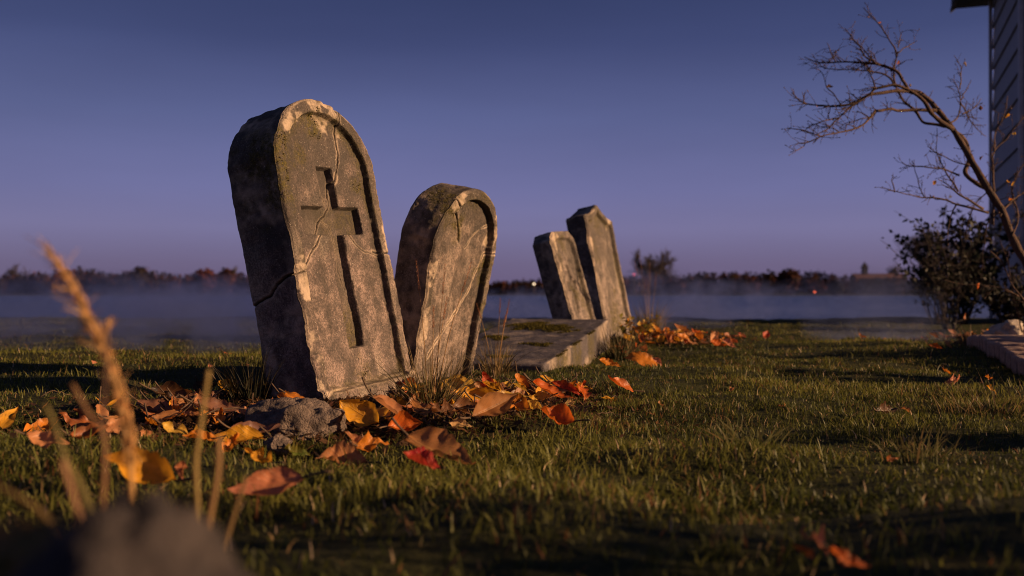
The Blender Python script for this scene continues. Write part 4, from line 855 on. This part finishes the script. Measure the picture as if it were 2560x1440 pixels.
leafy('dark_bush', (3.38, 7.68, 0), 'dark leafy bush before the house corner, shade put into its colour', 'bush', 480, (.50, .5, .88), 20, .046, [(.014, .017, .008), (.010, .012, .007), (.022, .017, .007)], 5, r0=.006)  # leaves and stems coloured dark, as the house shade does not reach here
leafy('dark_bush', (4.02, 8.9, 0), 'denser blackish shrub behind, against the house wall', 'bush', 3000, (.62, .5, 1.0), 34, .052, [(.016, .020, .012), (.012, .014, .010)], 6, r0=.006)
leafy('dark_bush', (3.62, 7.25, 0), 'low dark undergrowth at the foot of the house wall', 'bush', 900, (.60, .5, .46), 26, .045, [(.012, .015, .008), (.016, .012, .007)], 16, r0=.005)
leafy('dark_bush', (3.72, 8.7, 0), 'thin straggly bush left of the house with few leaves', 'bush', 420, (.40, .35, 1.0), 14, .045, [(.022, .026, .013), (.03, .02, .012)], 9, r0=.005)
leafy('added_shade_shrub', (1.95, .72, 0), 'unseen shrub added right of the camera to shade the near grass', 'bush', 380, (.45, .42, .85), 24, .05, [(.04, .05, .015), (.08, .05, .015)], 15, r0=.006)  # out of view, added to darken the foreground lawn
leafy('added_shade_shrub', (3.15, 4.25, 0), 'unseen rounded shrub added in the brick edged bed to cast a shadow band', 'bush', 480, (.40, .40, .62), 24, .045, [(.04, .05, .015), (.07, .04, .015)], 25, r0=.005)  # this and the next two are added out of view for shadow bands
leafy('added_shade_shrub', (2.65, 3.25, 0), 'unseen small shrub added at the near end of the bed for its shadow', 'bush', 320, (.28, .30, .50), 18, .045, [(.04, .05, .015), (.07, .04, .015)], 26, r0=.005)
leafy('added_shade_shrub', (2.10, 1.95, 0), 'unseen low shrub added between the bed and the camera for its shadow', 'bush', 260, (.30, .26, .42), 18, .045, [(.04, .05, .015), (.07, .04, .015)], 27, r0=.005)
# few leaves still on the tree
TL = [(2075, 217, .035, 'dark'), (2042, 265, .026, 'tan'), (2245, 156, .028, 'rust'), (2336, 457, .030, 'gold'), (2277, 213, .02, 'brown'), (2416, 160, .03, 'dark'), (2448, 716, .04, 'flame'), (2520, 290, .03, 'gold'), (2535, 335, .025, 'yellow'), (2520, 455, .03, 'gold'), (2528, 500, .03, 'orange'), (2430, 388, .025, 'dark'), (2455, 395, .03, 'dark'), (2452, 270, .03, 'brown'), (2410, 790, .04, 'rust'), (2531, 458, .03, 'yellow'), (2334, 490, .015, 'peach'), (2172, 40, .018, 'brown'), (2200, 55, .016, 'orange')]
for k, (px, py, L, c) in enumerate(TL):
    V, Fq, luv, sp = leaf_geo(L, L * .7, .3, .7, .3, 0, .004, 900 + k, False, .3); P = at(px, py, 5.08 + .02 * (k % 3)); o = mesh('leaf', V, Fq, M_leaf, tree, True, {'luv': luv}); o.location = P - TO; o.rotation_euler = (R(60 + 9 * k), R(20 * k), R(47 * k)); o.color = (*COLS[c], 1)

# blurred stalks close to the camera, each rooted in the ground below the picture
def stalk(pts, d, w0, w1, col, label, head=None, seed=0, nm='grass_stalk'):
    rg = np.random.RandomState(seed); pts = np.array(pts, float); P = np.array([at(a, b, d) for a, b in spline(pts, 24)]); dn = P[0].copy(); g = gz(dn[0] + .02, d)
    root = np.array([dn[0] + rg.uniform(-.02, .03), d + .01, g - .005]); P = np.concatenate([spline([root, (root + dn) / 2 + np.array([.006, 0, 0]), dn], 8)[:-1], P]); t = np.linspace(0, 1, len(P))
    o = tag(empty(nm, tuple(root)), label, 'grass stalk'); v, f = tube(P - root, np.linspace(w0, w1, len(P)) * .66, 6); mesh('stem', v, f, M_dry, o, True, {'col': np.tile(col, (len(v), 1)) * (.8 + .4 * vnoise(v, 30, seed)[:, None] * .5)})
    if head:
        i0 = int(len(P) * (1 - head)); bits = []; C = []
        for k in range(i0, len(P) - 1):
            dr = P[k + 1] - P[k]; v, f, c = seed_head(P[k] - root, dr + 1e-9, np.linalg.norm(dr) * 1.6, .0058 * (1 - .45 * (k - i0) / (len(P) - i0)), rg, 6, (.66, .38, .15)); bits.append((v, f)); C.append(c)
        for k in range(i0, len(P) - 1):
            for q in range(7):
                dd_ = P[k + 1] - P[k]; dd_ = dd_ / np.linalg.norm(dd_) + .55 * rg.randn(3) * np.array([1, .8, .6]); a_ = P[k] - root + (P[k + 1] - P[k]) * rg.rand(); L_ = rg.uniform(.008, .018)
                v, f = tube([a_, a_ + dd_ * L_ * .5, a_ + dd_ * L_ + np.array([0, 0, -.002])], [.0005, .0004, .00025], 3); bits.append((v, f)); C.append(np.tile([.60, .40, .19], (len(v), 1)))
        v, f = join(bits); mesh('seed_head', v, f, M_dry, o, False, {'col': np.concatenate(C)})
        for (a, b) in (((215, 770), (130, 712)), ((262, 872), (188, 846)), ((205, 770), (220, 830)), ((250, 850), (278, 800))):
            A = at(*a, d) - root; B = at(*b, d + .01) - root; v, f, c = seed_head(A, B - A, np.linalg.norm(B - A), .0036, rg, 13, (.58, .34, .14)); mesh('seed_head', v, f, M_dry, o, False, {'col': c})
    return o
stalk([(338, 1420), (328, 1180), (318, 1080), (290, 950), (245, 840), (190, 730), (118, 622)], .80, .0040, .0020, (.62, .36, .13), 'tall blurred golden grass stalk with a drooping seed head', .62, 1)
stalk([(505, 1400), (490, 1180), (500, 1080), (522, 925)], .82, .0036, .0030, (.40, .28, .10), 'blurred olive stalk right of the seed head stalk', None, 2)
stalk([(520, 1420), (525, 1300), (545, 1180), (548, 1090)], .80, .0042, .0034, (.42, .25, .11), 'blurred brown stalk beside the olive one', None, 3)
stalk([(255, 1400), (258, 1200), (262, 1000), (268, 820)], .74, .0026, .0016, (.16, .09, .06), 'faint thin stalk just left of the seed head stalk', None, 4)
stalk([(250, 1380), (262, 1110), (225, 1040), (180, 960)], .72, .0034, .0022, (.30, .16, .075), 'bent dark brown stalk at the left', None, 5)
stalk([(245, 1330), (200, 1210), (165, 1150), (135, 1060), (112, 1010)], .70, .0046, .0026, (.20, .16, .05), 'blurred olive blade leaning left', None, 6)
stalk([(210, 1330), (180, 1230), (155, 1150)], .62, .0036, .003, (.44, .24, .12), 'short broken pinkish stalk at the left', None, 7)
stalk([(190, 1420), (120, 1300), (40, 1240), (-40, 1200)], .6, .004, .003, (.17, .11, .04), 'brown blade arching out at the left edge', None, 8)
stalk([(140, 1440), (90, 1390), (20, 1345), (-60, 1310)], .5, .0034, .003, (.26, .13, .06), 'lowest brown stalk at the bottom left corner', None, 9)
stalk([(560, 1400), (572, 1330), (600, 1240), (615, 1190)], .85, .0040, .0028, (.30, .19, .08), 'blurred brown blade right of the big blurred rock', None, 10)
x0 = at(35, 1090, .42); g0 = leaf_geo(.075, .048, .2, .5, .1, 0, .004, 5)
lp = tag(empty('broad_leaf_plant', (x0[0] - .01, .43, gz(x0[0], .43))), 'very blurred green broad leaf plant at the left edge', 'plant')
P = spline([(0, 0, -.01), (-.006, 0, .09), (.0, 0, .17)], 10); v, f = tube(P, .0018, 5); mesh('stem', v, f, M_dry, lp, True, {'col': np.tile([.05, .07, .015], (len(v), 1))})
for k, (dx, dz, ry, rz) in enumerate(((.0, .165, -35, 0), (-.02, .14, 20, 160))):
    o = mesh('leaf', g0[0], g0[1], M_leaf, lp, True, {'luv': g0[2]}); o.location = (dx, 0, dz); o.rotation_euler = (R(55), R(ry), R(rz)); o.color = (.030, .045, .008, 1)

# ------------------------------------------------------------------ far side of the field
M_far = blade_mat('far_foliage', .1, .9, .05)
def crown_quads(c, r, n, s, rg, cols):
    d = rg.randn(n, 3); d /= np.linalg.norm(d, axis=1)[:, None]; p = c + d * r * (rg.rand(n, 1) ** .45); a = rg.randn(n, 3); a /= np.linalg.norm(a, axis=1)[:, None]; b = np.cross(a, d); b /= np.linalg.norm(b, axis=1)[:, None] + 1e-9; s = s * rg.uniform(.5, 1.3, (n, 1))
    V = np.stack([p - a * s, p - b * s, p + a * s, p + b * s], 1).reshape(-1, 3); cc = np.array(cols)[rg.randint(len(cols), size=n)] * rg.uniform(.6, 1.3, (n, 1)); return V, np.repeat(cc, 4, 0)
PROF = [(-400, 694), (0, 690), (60, 688), (100, 684), (180, 673), (240, 672), (262, 684), (330, 677), (365, 671), (400, 684), (450, 689), (520, 683), (620, 684), (900, 695), (1240, 706), (1330, 703), (1450, 698), (1600, 694), (1700, 692), (1760, 683), (1820, 680), (1880, 685), (1930, 682), (2000, 678), (2080, 688), (2130, 698), (2280, 698), (2330, 688), (2500, 684), (3000, 690)]
rg = np.random.RandomState(4); TV = []; TC = []; DF = 120.
for px in np.arange(-400, 3000, 10):
    for lay in range(2):
        d = DF + rg.uniform(-5, 10); q = px + rg.uniform(-8, 8); top = np.interp(q, *zip(*PROF)) + rg.uniform(-9, -1) + lay * 7; zt = CAMH + (HOR - top) / F * d; zb = -.4; hgt = zt - zb; c = np.array([(q - 1280) / F * d, d, zb + hgt * .5])
        V, C = crown_quads(c, np.array([rg.uniform(.45, 1.0), .7, hgt * .5]), 130, .18, rg, [(.020, .014, .012), (.030, .016, .012), (.014, .012, .012), (.045, .018, .012)] if rg.rand() > .2 else [(.06, .022, .014), (.04, .018, .012)]); TV.append(V); TC.append(C)
TV = np.concatenate(TV); tag(mesh('treeline', TV, np.arange(len(TV)).reshape(-1, 4), M_far, None, False, {'col': np.concatenate(TC)}), 'dark far-off wood along the horizon', 'treeline', None, 'stuff')
def far_tree(px, top, d, label, seed, spread=.5, levels=5, lean=0., nm='bare_tree', r0=.28, wide=1.):
    rg = np.random.RandomState(seed); H = (HOR - top) / F * d + .7; base = np.array([(px - 1280) / F * d, d, -.4]); r = tag(empty(nm, tuple(base)), label, 'tree'); tr = []; tw = []
    def grow(p, dr, L, rad, lv):
        n = 5; q = [p]
        for k in range(n): dr = dr + .12 * rg.randn(3) + np.array([0, 0, .03]); dr = dr / np.linalg.norm(dr); q.append(q[-1] + dr * L / n)
        (tr if lv == 0 else tw).append(tube(q, np.linspace(rad, rad * .6, n + 1), 6 if lv < 2 else 3, False))
        if lv >= levels: return
        for k in range(4 if lv else 9):
            i = rg.randint(2 if lv else 1, n + 1); d2 = dr + rg.randn(3) * spread * (1.1 if lv == 0 else .85) + np.array([lean, 0, .42]); d2 /= np.linalg.norm(d2); grow(q[i], d2, L * rg.uniform(.55, .78), rad * .58, lv + 1)
    grow(np.zeros(3), np.array([lean * .3, 0, 1.]), H * .26, r0, 0)
    v1, f1 = join(tr); v2, f2 = join(tw); mx = max(v1[:, 2].max(), v2[:, 2].max()); k = np.array([wide, wide, 1.]) * (H / mx)
    mesh('trunk', v1 * k, f1, M_farbark, r); mesh('crown', v2 * k, f2, M_farbark, r); return r
far_tree(1648, 614, 150, 'lone bare tree on the horizon right of the ogee headstone', 11, .62, 5, r0=.20, wide=1.25)
far_tree(2330, 560, 120, 'bare tree rising behind the dark bush', 5, .75, 5, r0=.20, wide=1.3)
far_tree(38, 655, 290, 'faint bare tree on the horizon at the far left', 7, .6, 4)
far_tree(585, 664, 290, 'small bare tree left of the biggest headstone on the horizon', 8, .6, 3)
far_tree(2240, 655, 260, 'small bare tree on the horizon beside the long roof', 9, .7, 4)
def copse(px0, px1, top, d, label, seed, cols):
    rg = np.random.RandomState(seed); H = CAMH + (HOR - top) / F * d + .4; x0, x1 = [(q - 1280) / F * d for q in (px0, px1)]; base = np.array([(x0 + x1) / 2, d, -.4]); r = tag(empty('dense_tree', tuple(base)), label, 'tree')
    V1, C1 = crown_quads(np.array([0, 0, H * .58]), np.array([(x1 - x0) / 2, 1.2, H * .45]), 900, .18, rg, cols); mesh('crown', V1, np.arange(len(V1)).reshape(-1, 4), M_far, r, False, {'col': C1})
    v, f = tube([(0, 0, -.3), (.1, 0, H * .3), (0, 0, H * .6)], [.16, .12, .07], 7); mesh('trunk', v, f, M_farbark, r)
copse(478, 545, 671, 112, 'square dark red tree crown on the horizon at the left', 2, [(.07, .022, .014), (.045, .016, .012)]); copse(540, 590, 671, 113, 'low reddish tree crown beside the square red one', 3, [(.06, .022, .015), (.04, .018, .012)])
copse(325, 372, 668, 113, 'rounded dark tree crown on the horizon at the left', 6, [(.03, .02, .016), (.02, .015, .013)]); copse(1945, 2002, 672, 112, 'rounded dark tree crown right of centre on the horizon', 4, [(.028, .018, .014), (.05, .02, .013)])
copse(2070, 2110, 700, 108, 'low dark tree crown in the mist right of centre', 5, [(.016, .014, .013)])
# far building with a long roof and a little turret
d = 240.; bx = (2205 - 1280) / F * d; bld = tag(empty('far_building', (bx, d, -.4)), 'long low building with a reddish roof and turret on the horizon', 'building')
def bx_(x0, x1, y0, y1, z0, z1): return [(a, b, c) for c in (z0, z1) for a, b in ((x0, y0), (x1, y0), (x1, y1), (x0, y1))], [[0, 3, 2, 1], [4, 5, 6, 7], [0, 1, 5, 4], [1, 2, 6, 5], [2, 3, 7, 6], [3, 0, 4, 7]]
M_fw = plain_mat('far_wall', (.05, .03, .028), None, 1, .9, 0); M_fr = plain_mat('far_roof', (.10, .04, .026), None, 1, .9, 0); M_fd = plain_mat('far_dark', (.02, .016, .02), None, 1, .9, 0)
v, f = join([bx_(-6, 6, 0, 5, 0, 3.9)]); mesh('wall', v, f, M_fw, bld, False)
v = [(-6.3, -.4, 3.9), (6.3, -.4, 3.9), (6.3, 2.5, 5.0), (-6.3, 2.5, 5.0), (6.3, 5.4, 3.9), (-6.3, 5.4, 3.9), (-6.3, -.4, 3.75), (6.3, -.4, 3.75), (6.3, 5.4, 3.75), (-6.3, 5.4, 3.75)]
mesh('roof', v, [[0, 1, 2, 3], [3, 2, 4, 5], [0, 3, 5, 9, 6], [1, 7, 8, 4, 2], [0, 6, 7, 1], [5, 4, 8, 9], [6, 9, 8, 7]], M_fr, bld, False)
v, f = join([bx_(-3.9, -2.7, 1.9, 3.1, 4.6, 6.4), ([(-4.1, 1.7, 6.4), (-2.5, 1.7, 6.4), (-2.5, 3.3, 6.4), (-4.1, 3.3, 6.4), (-3.3, 2.5, 7.9)], [[0, 1, 4], [1, 2, 4], [2, 3, 4], [3, 0, 4], [3, 2, 1, 0]])]); mesh('turret', v, f, M_fd, bld, False)
for wx in (-4.5, -2.2, .2, 2.4, 4.4):
    v, f = bx_(wx - .5, wx + .5, -.03, .02, 1.4, 2.9); mesh('window', v, f, M_fd, bld, False)
def far_lamp(px, py, d, r, col, st, label):
    p = at(px, py, d); o = tag(empty('street_lamp', (p[0], p[1], -.4)), label, 'lamp'); v, f = tube([(0, 0, -.1), (0, 0, p[2] + .4)], [.09, .06], 6); mesh('pole', v, f, M_farbark, o)
    a, b, _ = rough_box((r, r, r * .8), r * .4, r * .7, 0, 1); mesh('lamp_head', a + np.array([0, 0, p[2] + .4]), b, emit_mat('lamp_' + str(px), col, st), o)
far_lamp(1335, 710, 112, .10, (1., .74, .46), 2.2, 'distant warm white lamp left of the small headstone')
far_lamp(1585, 686, 112, .07, (1., .10, .12), 2, 'distant red lamp beside the lone bare tree'); far_lamp(2037, 730, 108, .08, (1., .16, .07), 2, 'distant orange-red lamp low in the mist')

# ------------------------------------------------------------------ mist lying over the field
def mist():
    m, n, o = newmat('mist'); b = NB(n); geo = b.new('ShaderNodeNewGeometry'); pos = geo.outputs['Position']; sp = b.new('ShaderNodeSeparateXYZ'); n.links.new(pos, sp.inputs[0]); px, py, pz = sp.outputs
    far = b.mapr(py, 8., 15.); far = b.math('MULTIPLY', far, b.mapr(py, 13, 40, 1., 0.))
    top = b.math('ADD', b.math('MULTIPLY', b.mapr(py, 8, 40), -.14), -.02)
    mp = b.new('ShaderNodeMapping'); n.links.new(pos, mp.inputs[0]); mp.inputs['Scale'].default_value = (.55, .22, 2.2); nz = b.noise(mp.outputs[0], 1.0, 3, .6, .4)
    lay = b.math('SUBTRACT', b.math('ADD', top, b.math('MULTIPLY', b.math('SUBTRACT', nz, .5), .62)), pz); lay = b.mapr(lay, -.06, .10)
    den = b.math('MULTIPLY', b.math('MULTIPLY', lay, far), b.math('MULTIPLY', b.mapr(nz, .38, .60, .10, 1.5), .045))
    mp2 = b.new('ShaderNodeMapping'); n.links.new(pos, mp2.inputs[0]); mp2.inputs['Scale'].default_value = (1.6, .8, 1.8); n2 = b.noise(mp2.outputs[0], 2., 4, .6, .6); n2 = b.mapr(n2, .47, .62)
    for c, r, a in (((-1.7, 6.0, .10), (1.2, 1.5, .26), 3.), ((-1.15, 5.1, .04), (.8, .9, .13), 1.8), ((-2.7, 6.9, .12), (1.6, 1.8, .29), 2.6), ((-.95, 7.2, .10), (.9, 1.3, .24), 2.6), ((1.2, 8.4, .12), (.6, 1.2, .34), 5.), ((3.0, 14., .1), (1.0, 2., .34), 1.8), ((-5.2, 15., .0), (1.8, 2., .40), 1.5), ((-3.2, 11.5, .0), (1.0, 1.6, .36), 2.), ((.3, 16., .0), (1.5, 2., .34), 1.6), ((2.25, 6.35, .12), (.34, .45, .30), 10.), ((2.38, 5.85, .08), (.2, .3, .24), 10.), ((4.2, 12., .2), (1.2, 1.5, .3), .5)):
        v = b.new('ShaderNodeVectorMath', operation='SUBTRACT'); n.links.new(pos, v.inputs[0]); v.inputs[1].default_value = c; v2 = b.new('ShaderNodeVectorMath', operation='DIVIDE'); n.links.new(v.outputs[0], v2.inputs[0]); v2.inputs[1].default_value = r
        ln = b.new('ShaderNodeVectorMath', operation='LENGTH'); n.links.new(v2.outputs[0], ln.inputs[0]); g = b.mapr(ln.outputs['Value'], 1.2, .1, 0., a)
        den = b.math('ADD', den, b.math('MULTIPLY', g, b.math('ADD', b.math('MULTIPLY', n2, .97), .03)))
    pv = b.new('ShaderNodeVolumePrincipled'); pv.inputs['Color'].default_value = (.44, .50, .74, 1); pv.inputs['Anisotropy'].default_value = .74; n.links.new(den, pv.inputs['Density']); n.links.new(pv.outputs[0], o.inputs['Volume'])
    v, f = bx_(-75, 75, 4.6, 150, -.6, .62); ob = mesh('mist', v, f, m, None, False); m.volume_intersection_method = 'FAST' if hasattr(m, 'volume_intersection_method') else None
    return tag(ob, 'low bluish mist lying over the field', 'mist', None, 'stuff')
try: mist()
except Exception as ex: print('mist', ex)
S.cycles.volume_step_rate = .35; S.cycles.volume_max_steps = 160
